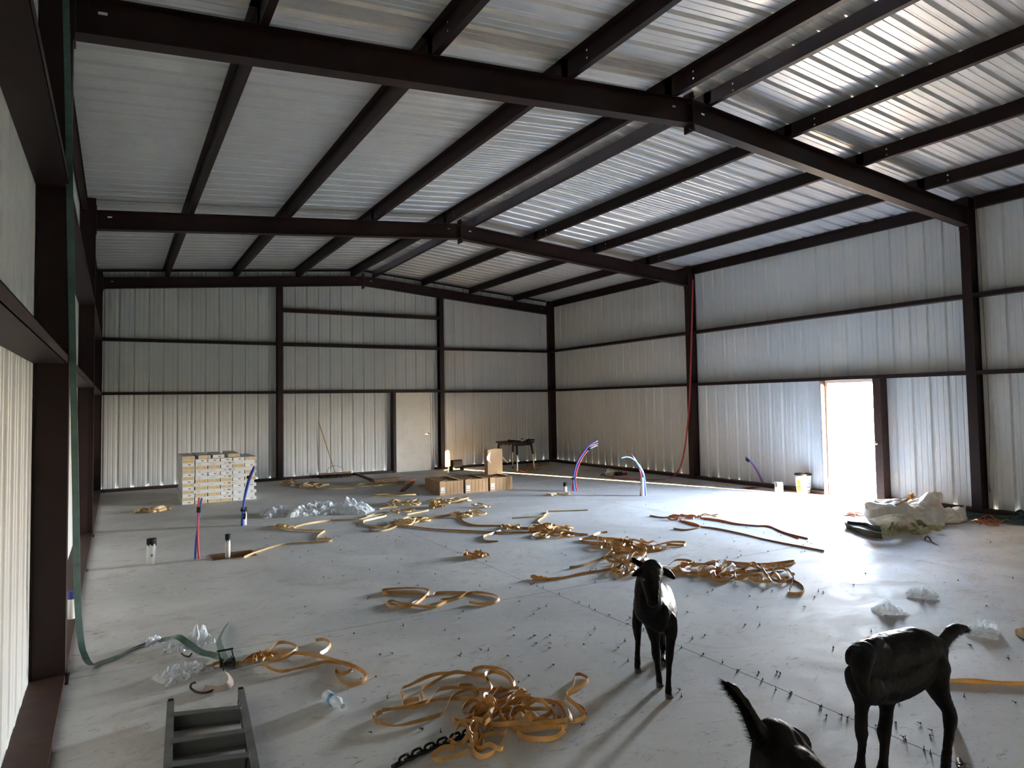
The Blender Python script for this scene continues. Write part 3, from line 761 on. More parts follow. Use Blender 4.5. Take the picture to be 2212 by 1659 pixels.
tubes([(M_blue, [(1241, 1061), (1239, 1034), (1245, 1005), (1257, 983), (1273, 963), (1291, 952)]), (M_red, [(1236, 1061), (1238, 1036), (1243, 1007), (1254, 984), (1270, 967), (1291, 958)]),
       (M_lb, [(1243, 1060), (1240, 1036), (1247, 1005), (1259, 986), (1274, 970), (1290, 962)]), (M_red, [(1247, 1060), (1243, 1036), (1248, 1010), (1258, 988), (1272, 970)])], .0145, [(1238, 1036, 1, -4, .04), (1271, 970, 3, -2, .04)],
      'tallest bundle of red and blue water tubes arching to the right')
tubes([(M_red, [(1383, 1071), (1385, 1035), (1381, 1012), (1375, 997), (1363, 980)]), (M_lb, [(1395, 1071), (1392, 1030), (1383, 1008), (1368, 992), (1354, 987), (1341, 990)]), (M_blue, [(1394, 1071), (1391, 1034), (1384, 1014), (1375, 1000), (1366, 984)])], .0135, [(1384, 1037, 10, 1, .028), (1384, 1046, 10, 1, .028)],
      'red and light blue water tubes arching to the left around a white pipe')
tubes([(M_blue, [(1652, 1052), (1643, 1030), (1632, 1010), (1621, 996), (1611, 987)]), (M_red, [(1649, 1051), (1641, 1030), (1630, 1010), (1619, 996), (1610, 989)])], .0135, [(1613, 992, 4, 4, .03)],
      'short red and blue water tubes leaning left near the paint can by the right wall')

# ------------------------------------------------------------------ plastic scraps, wrap, bottle
def scrap_film():
    m = bpy.data.materials.new('white_scrap_film'); m.use_nodes = True; n = m.node_tree; N = n.nodes; L = n.links
    b = N['Principled BSDF']; o = N['Material Output']; b.inputs['Base Color'].default_value = (.85, .88, .90, 1); b.inputs['Roughness'].default_value = .2
    t = N.new('ShaderNodeBsdfTranslucent'); t.inputs[0].default_value = (.93, .96, .98, 1); tr = N.new('ShaderNodeBsdfTransparent')
    m1 = N.new('ShaderNodeMixShader'); m2 = N.new('ShaderNodeMixShader'); m1.inputs[0].default_value = .65; m2.inputs[0].default_value = .12
    L.new(b.outputs[0], m1.inputs[1]); L.new(t.outputs[0], m1.inputs[2]); L.new(m1.outputs[0], m2.inputs[1]); L.new(tr.outputs[0], m2.inputs[2]); L.new(m2.outputs[0], o.inputs[0]); return m
M_scrap = scrap_film()
def crumple(name, c, ax, ay, hgt, mm, seed, rz, label, cat, n=26, rough=1.0, tilt=0.0):
    """a crumpled film sheet heaped over a footprint; c world centre"""
    m = MB(); vs = []
    for i in range(n+1):
        for j in range(n+1):
            u, v = i/n*2-1, j/n*2-1
            r = max(abs(u), abs(v)); d = (1-r**2.2)
            p = Vector((u*3.1+seed, v*3.1, seed*.37))
            f1 = abs(noise.noise(p*.8))*1.8; f2 = abs(noise.noise(p*1.7)); f3 = noise.noise(p*3.6)
            z = hgt*max(0, d)*(.25+f1*.9+f2*.5*rough)+.012*abs(f3)*rough
            q = Vector((u*ax*(1+.22*noise.noise(p+Vector((9, 0, 0))))+.12*ax*f3, v*ay*(1+.22*noise.noise(p+Vector((0, 9, 0))))+.12*ay*noise.noise(p*4.5+Vector((4, 4, 4))), z+.002))
            vs.append(q)
    fs = [(i*(n+1)+j, (i+1)*(n+1)+j, (i+1)*(n+1)+j+1, i*(n+1)+j+1) for i in range(n) for j in range(n)]
    m.add(vs, fs); o = m.build(name, mm, loc=(c.x, c.y, 0)); o.rotation_euler.z = rz
    tag(o, label, cat); return o
def film_between(p, q, wpx, h, mm, seed, label, name='plastic_film', cat='plastic film', n=26, rough=1.0):
    a, b = G(*p), G(*q); c = (a+b)/2; d = b-a
    return crumple(name, c, d.length/2, wpx, h, mm, seed, math.atan2(d.y, d.x), label, cat, n, rough)
film_between((562, 1117), (640, 1108), .22, .12, M_film, 1.3, 'left end of the long clear plastic wrap, before the carton stack', n=28)
film_between((622, 1113), (735, 1106), .26, .17, M_film2, 5.1, 'middle heap of the long clear plastic wrap on the floor', n=34)
film_between((720, 1106), (802, 1106), .28, .20, M_film, 8.7, 'right bulging end of the long clear plastic wrap', n=32)
film_between((1890, 1322), (1952, 1322), .10, .075, M_scrap, 2.2, 'small white crumpled plastic scrap, left one of the three at the right', 'plastic_scrap', 'plastic scrap', 14)
film_between((1958, 1284), (2026, 1291), .12, .07, M_scrap, 3.9, 'small white crumpled plastic scrap, farthest of the three at the right', 'plastic_scrap', 'plastic scrap', 14)
film_between((2084, 1362), (2160, 1374), .14, .08, M_scrap, 6.4, "small white crumpled plastic scrap just behind the right goat's tail", 'plastic_scrap', 'plastic scrap', 14)
film_between((402, 1395), (460, 1382), .10, .11, M_film, 7.7, 'peaked clear plastic bag behind the green ratchet strap', 'plastic_bag', 'plastic bag', 14)
film_between((352, 1408), (402, 1402), .06, .06, M_film, 9.3, 'small clear plastic bag lying against the loop of the green strap', 'plastic_bag', 'plastic bag', 14)
film_between((310, 1398), (356, 1385), .045, .06, M_film, 4.4, 'thin clear plastic strip lying under the green strap', 'plastic_bag', 'plastic bag', 14)
film_between((345, 1476), (445, 1440), .12, .07, M_film, 11.2, 'long clear plastic bag left of the ratchet buckle', 'plastic_bag', 'plastic bag', 22)
a, b = G(703, 1512, .0), G(741, 1538, .0); d = (b-a).normalized()
e = empty('water_bottle', ((a+b)/2).to_tuple()); e.rotation_euler.z = math.atan2(d.y, d.x); e.location.z = .034; tag(e, 'crushed clear water bottle with a blue band lying on the floor', 'bottle')
L = .23
MB().tube([(-L/2, 0, 0), (-L/2+.01, 0, 0), (-L*.15, 0, 0), (-L*.05, 0, 0), (.05, 0, 0), (.085, 0, 0), (.10, 0, 0)], [.024, .033, .033, .030, .034, .018, .013], 16).build('bottle_body', M_pet, e, smooth=True)
MB().tube([(-.035, 0, 0), (.0, 0, 0)], [.0338, .0338], 16, False).build('label_band', mat('bottle_label', (.10, .32, .65), .4), e, smooth=True)
MB().cyl((.10, 0, 0), (.118, 0, 0), .0155, 12).build('cap', M_cup, e)

# ------------------------------------------------------------------ step ladder on the floor in the foreground
zt_ = .10
TL, TR_ = G(369, 1512, zt_), G(520, 1487, zt_); BL_, BR_ = G(362, 1659, zt_), G(552, 1659, zt_)
e = empty('step_ladder', ((TL+TR_)/2).to_tuple()); e.location.z = 0; tag(e, 'grey aluminium step ladder lying on the floor at the bottom left', 'ladder')
o0 = Vector(e.location)
dl = (BL_-TL).normalized(); dr = (BR_-TR_).normalized()
for A, dd, s in ((TL, dl, -1), (TR_, dr, 1)):
    A0 = Vector((A.x, A.y, 0)); side = dd.cross(Z).normalized()
    ra = MB().obox(A0+dd*.85+Z*.062-o0, dd*.85, side*.012, Z*.038).obox(A0+dd*.85+Z*.098-o0, dd*.85, side*.020, Z*.003).obox(A0+dd*.85+Z*.024-o0, dd*.85, side*.020, Z*.003).build('rail', M_alu, e)
    MB().cyl(A0-side*.014+Z*.06-o0, A0+side*.014+Z*.06-o0, .046, 14).build('end_cap', M_black, ra)
for k, (yl, yr) in enumerate(((1545, 1528), (1603, 1578), (1653, 1630), (1712, 1690))):
    xl = 372-(yl-1512)*.05; xr = 522+(yr-1487)*.19
    a, b = G(xl, yl, .09), G(xr, yr, .09)
    a = TL+dl*((a-TL).dot(dl)); b = TR_+dr*((b-TR_).dot(dr)); a.z = b.z = .06
    d = (b-a); pd = d.cross(Z).normalized()
    st = MB().obox((a+b)/2-o0, d/2*.94, Vector(pd)*.009, Z*.042).obox((a+b)/2-o0+pd*.02+Z*.042, d/2*.94, pd*.026, Z*.003).obox((a+b)/2-o0+pd*.02-Z*.042, d/2*.94, pd*.026, Z*.003).build('step', mat('ladder_tread', (.16, .17, .16), .5, .5), e)
q = G(540, 1640, .09)-o0; q.z = 0
MB().tube(crom([q+Vector((-.005, -.12, .03)), q+Vector((-.02, 0, .045)), q+Vector((0, .05, .10)), q+Vector((.02, 0, .06))], 4), .006, 6).build('spreader_hinge', M_bolt, e)

# ------------------------------------------------------------------ chain
a = G(845, 1664); b = G(1010, 1592); pth = crom([a, G(900, 1636), G(955, 1612), b], 40)
e = empty('chain', a.to_tuple()); tag(e, 'heavy black steel chain running under the near strap pile', 'chain')
ln = MB()
def link_pts(l=.027, r=.015, n=16):
    out = []
    for i in range(n+1):
        t = 2*PI*i/n; x = math.cos(t)*r+(l-r)*(1 if math.cos(t) > 0 else -1)*(1 if abs(math.cos(t)) > 1e-6 else 0); out.append((x, math.sin(t)*r, 0))
    return out
ln.tube(link_pts(.031, .018), .0075, 6, False); me_l = ln.mesh('link', M_black, True)
acc = 0; last = pth[0]; k = 0
for i in range(1, len(pth)):
    acc += (pth[i]-last).length; last = pth[i]
    if acc > .040:
        acc = 0; t = (pth[i]-pth[i-1]).normalized(); o = part('link', me_l, e)
        side = t.cross(Z).normalized(); aa = (PI/2*(k % 2))*.85+.2
        y_ = side*math.cos(aa)+Z*math.sin(aa); z2 = t.cross(y_); p_ = pth[i]-a; zc = .009+.016*abs(math.sin(aa))
        o.matrix_local = Matrix(((t.x, y_.x, z2.x, p_.x), (t.y, y_.y, z2.y, p_.y), (t.z, y_.z, z2.z, zc), (0, 0, 0, 1))); k += 1

# ------------------------------------------------------------------ hanging and ratchet straps
def fin(mb, name, mm, parent=None, label=None, cat=None, group=None, smooth=True):
    o = mb.build(name, mm, parent, smooth=False)
    if label: tag(o, label, cat, group)
    return o
# green ratchet strap: hangs before the nearest left column and runs over the floor
P = [on('Y', 5.62, 141, -40), on('Y', 5.62, 147, 200), on('Y', 5.60, 152, 500), on('Y', 5.60, 158, 800), on('Y', 5.60, 163, 1050), on('Y', 5.62, 166, 1250), on('Y', 5.68, 172, 1360), on('Y', 5.74, 184, 1422)]
P[-1].z = max(P[-1].z, .03)
Fl = [G(205, 1441), G(245, 1425), G(290, 1403), G(330, 1390), G(365, 1383, .03), G(384, 1379, .07), G(405, 1392, .04), G(432, 1411, .01), G(462, 1420), G(486, 1425, .03)]
pts = crom(P+Fl, 6)
nP = len(P)*6
sv = Vector((.86, -.5, 0)); wvs = []
for i, p_ in enumerate(pts):
    f = min(max((i-nP*.82)/(nP*.25), 0), 1); 
    a_ = 0
    if i > nP+6: a_ = .55
    t = (pts[min(i+1, len(pts)-1)]-pts[max(i-1, 0)]).normalized(); sd = t.cross(Z)
    sd = sd.normalized() if sd.length > .3 else sv
    if sd.dot(sv) < 0: sd = -sd
    base = sv.lerp(sd, f); wvs.append(base*math.cos(a_)+Z*math.sin(a_) if f > .5 else base)
for p_ in pts: p_.z = max(p_.z, .004)
e = empty('ratchet_strap', (P[5].x, P[5].y, 0)); tag(e, 'long green ratchet strap hanging before the nearest left column and trailing on the floor', 'strap')
eo = Vector(e.location)
m = MB(); ribbon(m, [p_-eo+Z*(.012 if p_.z < .2 else 0) for p_ in pts], .048, wv=wvs, floor=False); fin(m, 'webbing', M_green, e)
m = MB(); ribbon(m, [p_-eo for p_ in crom([G(488, 1432, .06), G(481, 1416, .05), G(474, 1397, .045), G(473, 1385, .045), G(482, 1366, .02), G(492, 1350, .01)], 6)], .046, tilt=.7, floor=True); fin(m, 'webbing_tail', M_green, e)
rb = G(491, 1445)-eo
rd = (G(480, 1424)-G(498, 1466)).normalized(); rs = rd.cross(Z).normalized()
m = MB()
for s in (-1, 1): m.obox(rb+rs*s*.034+Z*.04, rd*.085, rs*.0025, Z*.022)
m.build('ratchet_frame', mat('black_metal', (.03, .035, .035), .4, .6), e)
m = MB()
for t, r in ((.07, .008), (-.065, .008), (.0, .017), (.035, .006)): m.cyl(rb+rd*t-rs*.045+Z*.045, rb+rd*t+rs*.045+Z*.045, r, 10)
m.build('spindle', M_bolt, e)
m = MB().cyl(rb+rd*.0+rs*.04+Z*.045, rb+rs*.05+Z*.045, .03, 12).cyl(rb+rd*.0-rs*.04+Z*.045, rb-rs*.05+Z*.045, .03, 12); m.build('gear', M_bolt, e)
m = MB()
for s in (-1, 1): m.obox(rb+rs*s*.045+rd*.06+Z*.075, rd*.06+Z*.02, rs*.0025, Z*.012)
m.cyl(rb+rd*.12-rs*.055+Z*.098, rb+rd*.12+rs*.055+Z*.098, .007, 8); m.build('ratchet_handle', mat('black_metal', (.03, .035, .035), .4, .6), e)
m = MB().cyl(rb-rs*.035+rd*.012+Z*.045, rb+rs*.035+rd*.012+Z*.045, .026, 14); m.build('wound_webbing', M_green, e)
m = MB(); ribbon(m, [p_-eo for p_ in crom([G(490, 1458, .03), G(498, 1470, .02), G(497, 1482, .02), G(484, 1491, .01), G(462, 1495), G(440, 1492)], 6)], .046, tilt=.75, floor=True); fin(m, 'short_webbing', M_pinkw, e)
m = MB().tube([p_-eo+Z*.012 for p_ in crom([G(462, 1494), G(445, 1500), G(425, 1499), G(412, 1490, .02), G(414, 1481, .05), G(423, 1478, .07)], 5)], .0075, 8); m.build('hook', M_bolt, e, smooth=True)
m = MB().tube([p_-eo+Z*.01 for p_ in crom([G(392, 1414), G(398, 1419), G(408, 1421), G(414, 1415)], 4)], .007, 6); m.build('loose_hook', M_bolt, e)
# red ratchet strap down the right column
P = [on('X', 11.74, 1497, 604), on('X', 11.74, 1494, 720), on('X', 11.72, 1490, 850), on('X', 11.70, 1485, 920), on('X', 11.6, 1478, 975), on('X', 11.5, 1468, 1012), G(1452, 1030, .03)]
Fl = [G(1430, 1037), G(1390, 1037), G(1340, 1034), G(1305, 1030)]
e = empty('ratchet_strap', (11.6, 12.3, 0)); tag(e, 'red ratchet strap hanging down the right column and reaching along the floor', 'strap'); eo = Vector(e.location)
pts = crom(P+Fl, 6); m = MB(); ribbon(m, [p_-eo for p_ in pts], .042, wv=[Vector((.25, -.95, .1)).lerp(Z, min(max((i-38)/8, 0), .7)) for i in range(len(pts))], floor=False); fin(m, 'webbing', M_redw, e)
q = G(1338, 1027)-eo
MB().box((q.x-.12, q.y-.05, 0), (q.x+.06, q.y+.05, .09)).cyl((q.x-.05, q.y-.07, .06), (q.x-.05, q.y+.07, .06), .03, 10).build('ratchet_frame', M_bolt, e)
MB().box((q.x+.0, q.y-.04, .0), (q.x+.22, q.y+.04, .06)).build('wound_webbing', M_redw, e)
q = G(1303, 1028)-eo; MB().tube([(q.x-.07, q.y, .01), (q.x, q.y+.02, .05), (q.x+.06, q.y, .02)], .012, 6).build('hook', M_bolt, e)
q = G(1323, 1030)-eo; MB().cyl((q.x, q.y-.04, .04), (q.x, q.y+.04, .04), .04, 10).build('brass_fitting', mat('brass', (.55, .38, .12), .35, .8), e)
# tan strap beside the nearest right column
P = [Vector((11.97, 5.74, 5.12)), Vector((11.95, 5.70, 4.4)), Vector((11.95, 5.68, 3.0)), Vector((11.98, 5.68, 1.6)), on('Y', 5.66, 2137, 1040), G(2147, 1095, .03), G(2156, 1106)]
pts = crom(P, 6); m = MB(); ribbon(m, pts, .045, wv=[Vector((.9, .1, .2))]*len(pts), floor=False)
tag(fin(m, 'hanging_strap', M_tanw), 'dirty tan webbing strap hanging beside the nearest right column', 'strap')
# ------------------------------------------------------------------ bands of tan strapping strewn over the floor
BG = 'loose bands of tan strapping strewn over the floor'
def tilts(n, seed, base=1.25, amp=.55):
    return [base+amp*noise.noise((i*.11, seed*7.3, 0))*1.6 for i in range(n)]
def band(px, label, seed, w=.030, mm=None, lift=0.0, base=1.25, amp=.55, mb=None, own=True):
    pts = []
    for k, q in enumerate(px):
        p = G(q[0], q[1]); p.z = (q[2] if len(q) > 2 else 0)
        pts.append(p)
    w *= .80
    pts = crom(pts, 7)
    c = sum(pts, Vector())/len(pts); c.z = 0
    for i, p in enumerate(pts): p.z = max(0, p.z+lift*(.5+noise.noise((i*.09, seed, 3.3))))
    m = mb or MB(); ribbon(m, [p-c for p in pts] if own else pts, w, tilt=tilts(len(pts), seed, base, amp), th=.0022)
    if own:
        o = m.build('strapping_band', mm or M_strap, loc=c); tag(o, label, 'strapping', BG); return o
def tangle(a, b, hw, label, seed, turns=5, w=.028, mm=None, h=.05, extra=(), step=.9, mix_=.25):
    """one long band dropped in a heap: loops wandering along the line a-b (pixels), hw half width in metres"""
    w *= .78
    r = random.Random(seed); A, B = G(*a), G(*b); d = B-A; L = d.length; d.normalize(); s = d.cross(Z)
    n = int(turns*7); pts = []
    ph = r.uniform(0, 6); u = .5
    for i in range(n+1):
        t = i/n; th = ph+t*turns*2*PI*(1 if r.random() > .02 else -1)
        cu = .5+.38*math.sin(t*PI*(2.1+r.uniform(-.1, .1))*max(1, turns/4)+ph)
        ru = min(.5, .16+.22*r.random())*L; rv = hw*(.35+.75*r.random())
        p = A+d*(cu*L*.9+L*.05+math.cos(th)*ru*.75)+s*(math.sin(th)*rv)
        p.z = h*(.15+.85*r.random())*(1-abs(2*cu-1)**3*.5) if i % 2 else h*.3*r.random()
        # stay within the length of the heap
        t_ = (p-A).dot(d); t_c = min(max(t_, 0), L); p = p+d*(t_c-t_); pts.append(p)
    pts = crom(pts, 6); c = (A+B)/2; m = MB()
    ribbon(m, [p-c for p in pts], w, tilt=tilts(len(pts), seed, 1.15, .9), th=.0022)
    for k, e_ in enumerate(extra): 
        q = crom([Vector((*G(x[0], x[1]).xy, x[2] if len(x) > 2 else 0)) for x in e_], 7)
        ribbon(m, [p-c for p in q], w, tilt=tilts(len(q), seed+k+1, 1.25, .5), th=.0022)
    o = m.build('strapping_band', mm or M_strap, loc=(c.x, c.y, 0)); tag(o, label, 'strapping', BG); return o

# nearest heap, band by band
NH = [
 ([(871,1512),(867,1499),(884,1489),(928,1470),(980,1460),(1019,1461),(1050,1473),(1063,1489),(1060,1497)], 'wide upper-left arc of the nearest strap pile', .02),
 ([(913,1517),(910,1499),(926,1486),(957,1470),(985,1463),(1012,1463)], 'inner twisted arc at the upper left of the nearest strap pile', .02),
 ([(825,1543),(807,1553),(812,1569),(845,1575),(889,1569),(951,1549),(967,1527),(980,1509),(1006,1499),(1034,1501),(1019,1517),(1000,1535),(1003,1545),(1039,1540),(1050,1527),(1057,1509),(1083,1499),(1119,1494),(1122,1509)], 'long leftmost loop of the nearest strap pile', .015),
 ([(825,1544),(863,1538),(905,1535),(926,1525),(941,1504),(967,1494),(1006,1492),(1057,1496),(1100,1500)], 'band running along the middle of the nearest strap pile from its left loop', .02),
 ([(905,1517),(876,1522),(874,1531),(894,1530),(920,1520),(950,1516),(993,1514),(1030,1520)], 'small oval loop inside the left part of the nearest strap pile', .01),
 ([(1050,1465),(1019,1459),(1024,1450),(1044,1447),(1075,1452),(1096,1460),(1112,1476),(1107,1489),(1098,1470),(1070,1458),(1050,1466),(1052,1480)], 'topmost loop of the nearest strap pile', .02),
 ([(990,1494),(994,1485),(1015,1484),(1023,1489),(1022,1497)], 'short bent band at the centre of the nearest strap pile', .02),
 ([(1083,1551),(1109,1530),(1148,1522),(1200,1533),(1223,1551),(1218,1577),(1174,1584),(1122,1582),(1081,1561),(1095,1540),(1130,1526),(1175,1526),(1210,1540),(1216,1560),(1195,1574),(1140,1572)], 'large right loop of the nearest strap pile', .05),
 ([(1095,1560),(1112,1536),(1150,1526),(1190,1530),(1222,1548),(1232,1570),(1190,1581),(1130,1578),(1100,1566),(1120,1545),(1165,1540),(1190,1552),(1150,1560)], 'doubled inner loop at the right of the nearest strap pile', .06),
 ([(1267,1553),(1246,1533),(1223,1509),(1238,1489),(1241,1468),(1256,1463),(1271,1473),(1251,1489),(1225,1504),(1238,1522),(1264,1543),(1262,1556),(1238,1564),(1200,1558)], 'hooked loop sticking out at the far right of the nearest strap pile', .012),
 ([(1220,1584),(1197,1600),(1161,1605),(1130,1600),(1117,1589)], 'lower right arc of the nearest strap pile', .01),
 ([(1096,1584),(1078,1615),(1065,1631),(1039,1641),(1021,1631),(1026,1618)], 'lowest hooked arc of the nearest strap pile', .015),
 ([(954,1626),(993,1618),(1044,1605),(1081,1597)], 'straight band at the lower left of the nearest strap pile', .03),
 ([(982,1631),(957,1633),(933,1644),(954,1654),(980,1649),(1010,1630)], 'bottom left loop of the nearest strap pile over the chain', .03),
 ([(980,1558),(993,1566),(1019,1577),(1035,1582),(1010,1572),(984,1568),(978,1560)], 'narrow folded loop left of the centre of the nearest strap pile', .03),
 ([(1022,1570),(1024,1552),(1045,1549),(1068,1556),(1060,1570),(1038,1580),(1024,1572),(1040,1556),(1062,1552),(1084,1560)], 'bunched loops at the lower centre of the nearest strap pile', .06),
 ([(1000,1590),(1012,1582),(1028,1585),(1014,1600),(1010,1615),(1022,1622),(1040,1612),(1030,1592)], 'knotted short end above the chain in the nearest strap pile', .05),
 ([(1057,1489),(1064,1500),(1050,1512),(1046,1528),(1060,1518),(1075,1505),(1085,1500)], 'twisted pale crossing at the centre of the nearest strap pile', .04),
]
for k, (px, lb, lf) in enumerate(NH):
    band(px, 'tan band, '+lb, 11+k, w=.034, lift=lf, base=1.2, amp=.5)
tangle((1010, 1560), (1200, 1565), .17, 'tan strapping band wound loosely through the middle of the nearest strap pile', 5, 5, .032, h=.09)
tangle((1060, 1500), (1120, 1540), .20, 'tan strapping band looping under the top of the nearest strap pile', 9, 3, .032, h=.06)
tangle((975, 1600), (1090, 1615), .10, 'tan strapping band heaped over the end of the chain', 15, 3, .032, h=.08)
# left foreground
band([(430,1459),(460,1442),(495,1435),(520,1437),(550,1420),(580,1412),(600,1397),(625,1395),(642,1402),(635,1415),(605,1427),(575,1430),(568,1440),(585,1452),(610,1457),(645,1450),(700,1437),(730,1437),(760,1450),(740,1460),(725,1455),(727,1470),(745,1482),(770,1482),(790,1472),(787,1460),(755,1442),(715,1430),(650,1417),(600,1416),(560,1424),(530,1432)],
     'tan strapping band in long wavy loops right of the ratchet buckle', 31, .034, lift=.015)
band([(682,1387),(700,1387),(714,1395),(707,1407),(692,1420),(720,1430),(765,1445)], 'tan strapping band end curling up right of the wavy loops by the ratchet buckle', 33, .034, lift=.01)
tangle((535, 1432), (590, 1418), .07, 'tan strapping band bunched just right of the ratchet buckle', 34, 2.5, .03, h=.04)
# the 'S' shaped pair in the middle
band([(832,1287),(826,1278),(863,1274),(905,1274),(925,1279),(925,1286),(907,1302),(889,1311),(863,1315),(843,1313),(835,1305),(848,1301),(863,1306),(889,1311),(915,1315),(941,1314),(967,1302),(993,1295),(1008,1286),(1031,1283),(1065,1288),(1078,1296),(1068,1305),(1039,1308),(1013,1305)],
     'tan strapping band in S-shaped loops lying alone in the middle of the floor', 41, .034, lift=.005)
band([(838,1287),(833,1283),(850,1283),(876,1284),(905,1285),(918,1289),(904,1300),(890,1308)], 'tan strapping band doubling the left S-shaped loop in the middle of the floor', 42, .032)
band([(960,1304),(951,1299),(972,1295),(998,1289),(1006,1283),(980,1282),(946,1283),(936,1288)], 'tan strapping band curled between the S-shaped loops and their right end', 43, .032)
# small coils
tangle((1003, 1205), (1054, 1199), .16, 'small round coil of tan strapping lying alone on a floor joint', 51, 6, .03, h=.06)
tangle((290, 1106), (366, 1103), .26, 'olive-tan strapping bundle on the floor before the carton stack', 52, 5, .055, M_strap2, h=.06)
# left strap with hooks
band([(527,1207),(545,1199),(565,1191),(596,1181),(632,1176),(687,1173),(714,1171),(712,1167),(687,1166),(685,1161),(694,1154),(702,1149),(690,1149),(641,1147),(605,1143),(593,1139),(600,1135),(620,1137),(632,1141),(661,1134),(714,1126),(777,1124),(800,1117),(831,1113)],
     'long tan strapping band zigzagging from the box-out pit towards the plastic wrap', 61, .036, M_strap2, lift=.005)
tangle((592, 1142), (640, 1142), .10, 'small tan strapping loops at the left end of the zigzag band', 62, 3, .034, M_strap2, h=.05)
# cluster left of centre
band([(790,1118),(813,1112),(835,1115),(804,1123),(786,1128),(790,1136),(813,1139),(831,1141),(853,1132),(882,1123),(904,1119),(918,1125)], 'tan strapping band curving round the left end of the cluster beside the plastic wrap', 63, .036, M_strap2)
band([(797,1144),(813,1149),(838,1146),(864,1136),(880,1130),(900,1122)], 'tan strapping band lying lowest in the cluster beside the plastic wrap', 64, .036, M_strap2)
tangle((845, 1138), (925, 1122), .22, 'tangled tan strapping knot in the cluster beside the plastic wrap', 65, 5, .034, M_strap2, h=.07)
tangle((845, 1108), (895, 1102), .20, 'thin flat loops of tan strapping right of the plastic wrap', 66, 3, .032, M_strap2, h=.02)
band([(880,1113),(895,1110),(910,1107),(926,1104)], 'short straight tan strapping piece right of the plastic wrap', 67, .036, M_strap2)
band([(820,1101),(835,1098),(858,1096)], 'short tan strapping end before the far strap heap', 68, .036, M_strap2)
tangle((835, 1092), (912, 1089), .30, 'far left heap of tan strapping before the cardboard boxes', 69, 6, .034, M_strap2, h=.08)
tangle((922, 1086), (1018, 1083), .30, 'far right heap of tan strapping before the cardboard boxes', 70, 6, .034, M_strap2, h=.06)
tangle((928, 1098), (960, 1096), .18, 'tight round bunch of tan strapping before the cardboard boxes', 71, 7, .03, h=.12)
tangle((1022, 1094), (1064, 1098), .12, 'small loose end of tan strapping right of the round bunch', 72, 2, .034, M_strap2, h=.05)
tangle((972, 1118), (1045, 1110), .22, 'looped knot of tan strapping where the chain of bands turns down', 73, 6, .034, M_strap2, h=.06)
band([(920,1121),(960,1115),(985,1112),(995,1118),(1003,1129),(1025,1136),(1056,1137),(1080,1137),(1086,1134),(1092,1138),(1121,1141),(1150,1143)], 'tan strapping band winding down from the looped knot to the centre of the floor', 74, .034)
band([(869,1136),(903,1141),(954,1146),(1025,1150),(1066,1152),(1107,1153),(1150,1150),(1180,1148)], 'long nearly straight tan strapping band crossing the middle of the floor', 75, .040, lift=.002)
band([(1082,1148),(1062,1155),(1046,1160),(1046,1168),(1058,1171),(1076,1171)], 'hook-shaped tan strapping end below the long straight band', 76, .036)
tangle((1082, 1141), (1122, 1143), .14, 'small bowed loop of tan strapping on the long straight band', 77, 2.5, .034, h=.05)
# upper centre strand and centre pile
band([(1106,1121),(1140,1119),(1165,1117),(1178,1113),(1182,1107),(1195,1106),(1230,1104),(1270,1103)], 'thin tan strapping strand reaching right above the centre pile', 81, .034, M_strap2)
band([(1180,1114),(1172,1120),(1162,1128),(1166,1133),(1178,1139),(1195,1142)], 'bent tan strapping strand leading down into the centre pile', 82, .034)
tangle((1150, 1142), (1235, 1148), .30, 'left half of the centre pile of tan strapping', 83, 6, .034, h=.07)
band([(1130,1143),(1180,1145),(1220,1150),(1245,1155),(1270,1157)], 'stiff tan strapping band pointing right out of the centre pile', 84, .036)
band([(1148,1161),(1157,1156),(1175,1152),(1190,1156),(1215,1152),(1240,1157)], 'pale-edged tan strapping loops at the front of the centre pile', 85, .034, lift=.01)
tangle((1150, 1160), (1240, 1158), .18, 'flat loops of tan strapping at the front of the centre pile', 86, 4, .030, h=.04)
# right of centre
band([(1312,1151),(1295,1153),(1282,1160),(1300,1164),(1330,1170),(1360,1175)], 'tan strapping band rising at the upper left of the long right pile', 91, .036)
band([(1365,1172),(1320,1165),(1268,1165),(1252,1169),(1268,1173),(1300,1176),(1335,1182)], 'pointed tan strapping loop at the left tip of the long right pile', 92, .036)
tangle((1275, 1180), (1370, 1180), .40, 'tangled middle of the upper right strap pile above the standing goat', 93, 5.5, .034, h=.07)
tangle((1345, 1185), (1420, 1180), .35, 'tan strapping loops on the right shoulder of the upper right strap pile', 94, 4, .034, h=.05)
band([(1380,1178),(1385,1186),(1400,1184),(1430,1178),(1455,1176),(1480,1176),(1475,1181),(1440,1180)], 'tan strapping band trailing right from the upper right strap pile', 95, .040, lift=.015)
band([(1330,1191),(1345,1196),(1385,1193),(1430,1190),(1450,1183)], 'tan strapping band lying below the upper right strap pile', 96, .036)
tangle((1305, 1208), (1400, 1210), .35, 'tan strapping loops just behind the standing goat', 97, 4.5, .036, h=.06)
band([(1230,1228),(1255,1225),(1280,1216),(1305,1206),(1330,1204)], 'pale-edged tan strapping end pointing left behind the standing goat', 98, .036)
band([(1150,1254),(1180,1254),(1215,1250),(1250,1243),(1290,1236),(1320,1232),(1340,1228)], 'long tan strapping band reaching left towards the floor joints', 99, .036)
tangle((1142, 1253), (1182, 1249), .06, 'short curled tan strapping end beside the crossing of the floor joints', 100, 1.2, .034, h=.03)
tangle((1320, 1232), (1385, 1236), .30, 'tan strapping loops at the left shoulder of the standing goat', 101, 5, .036, h=.07)
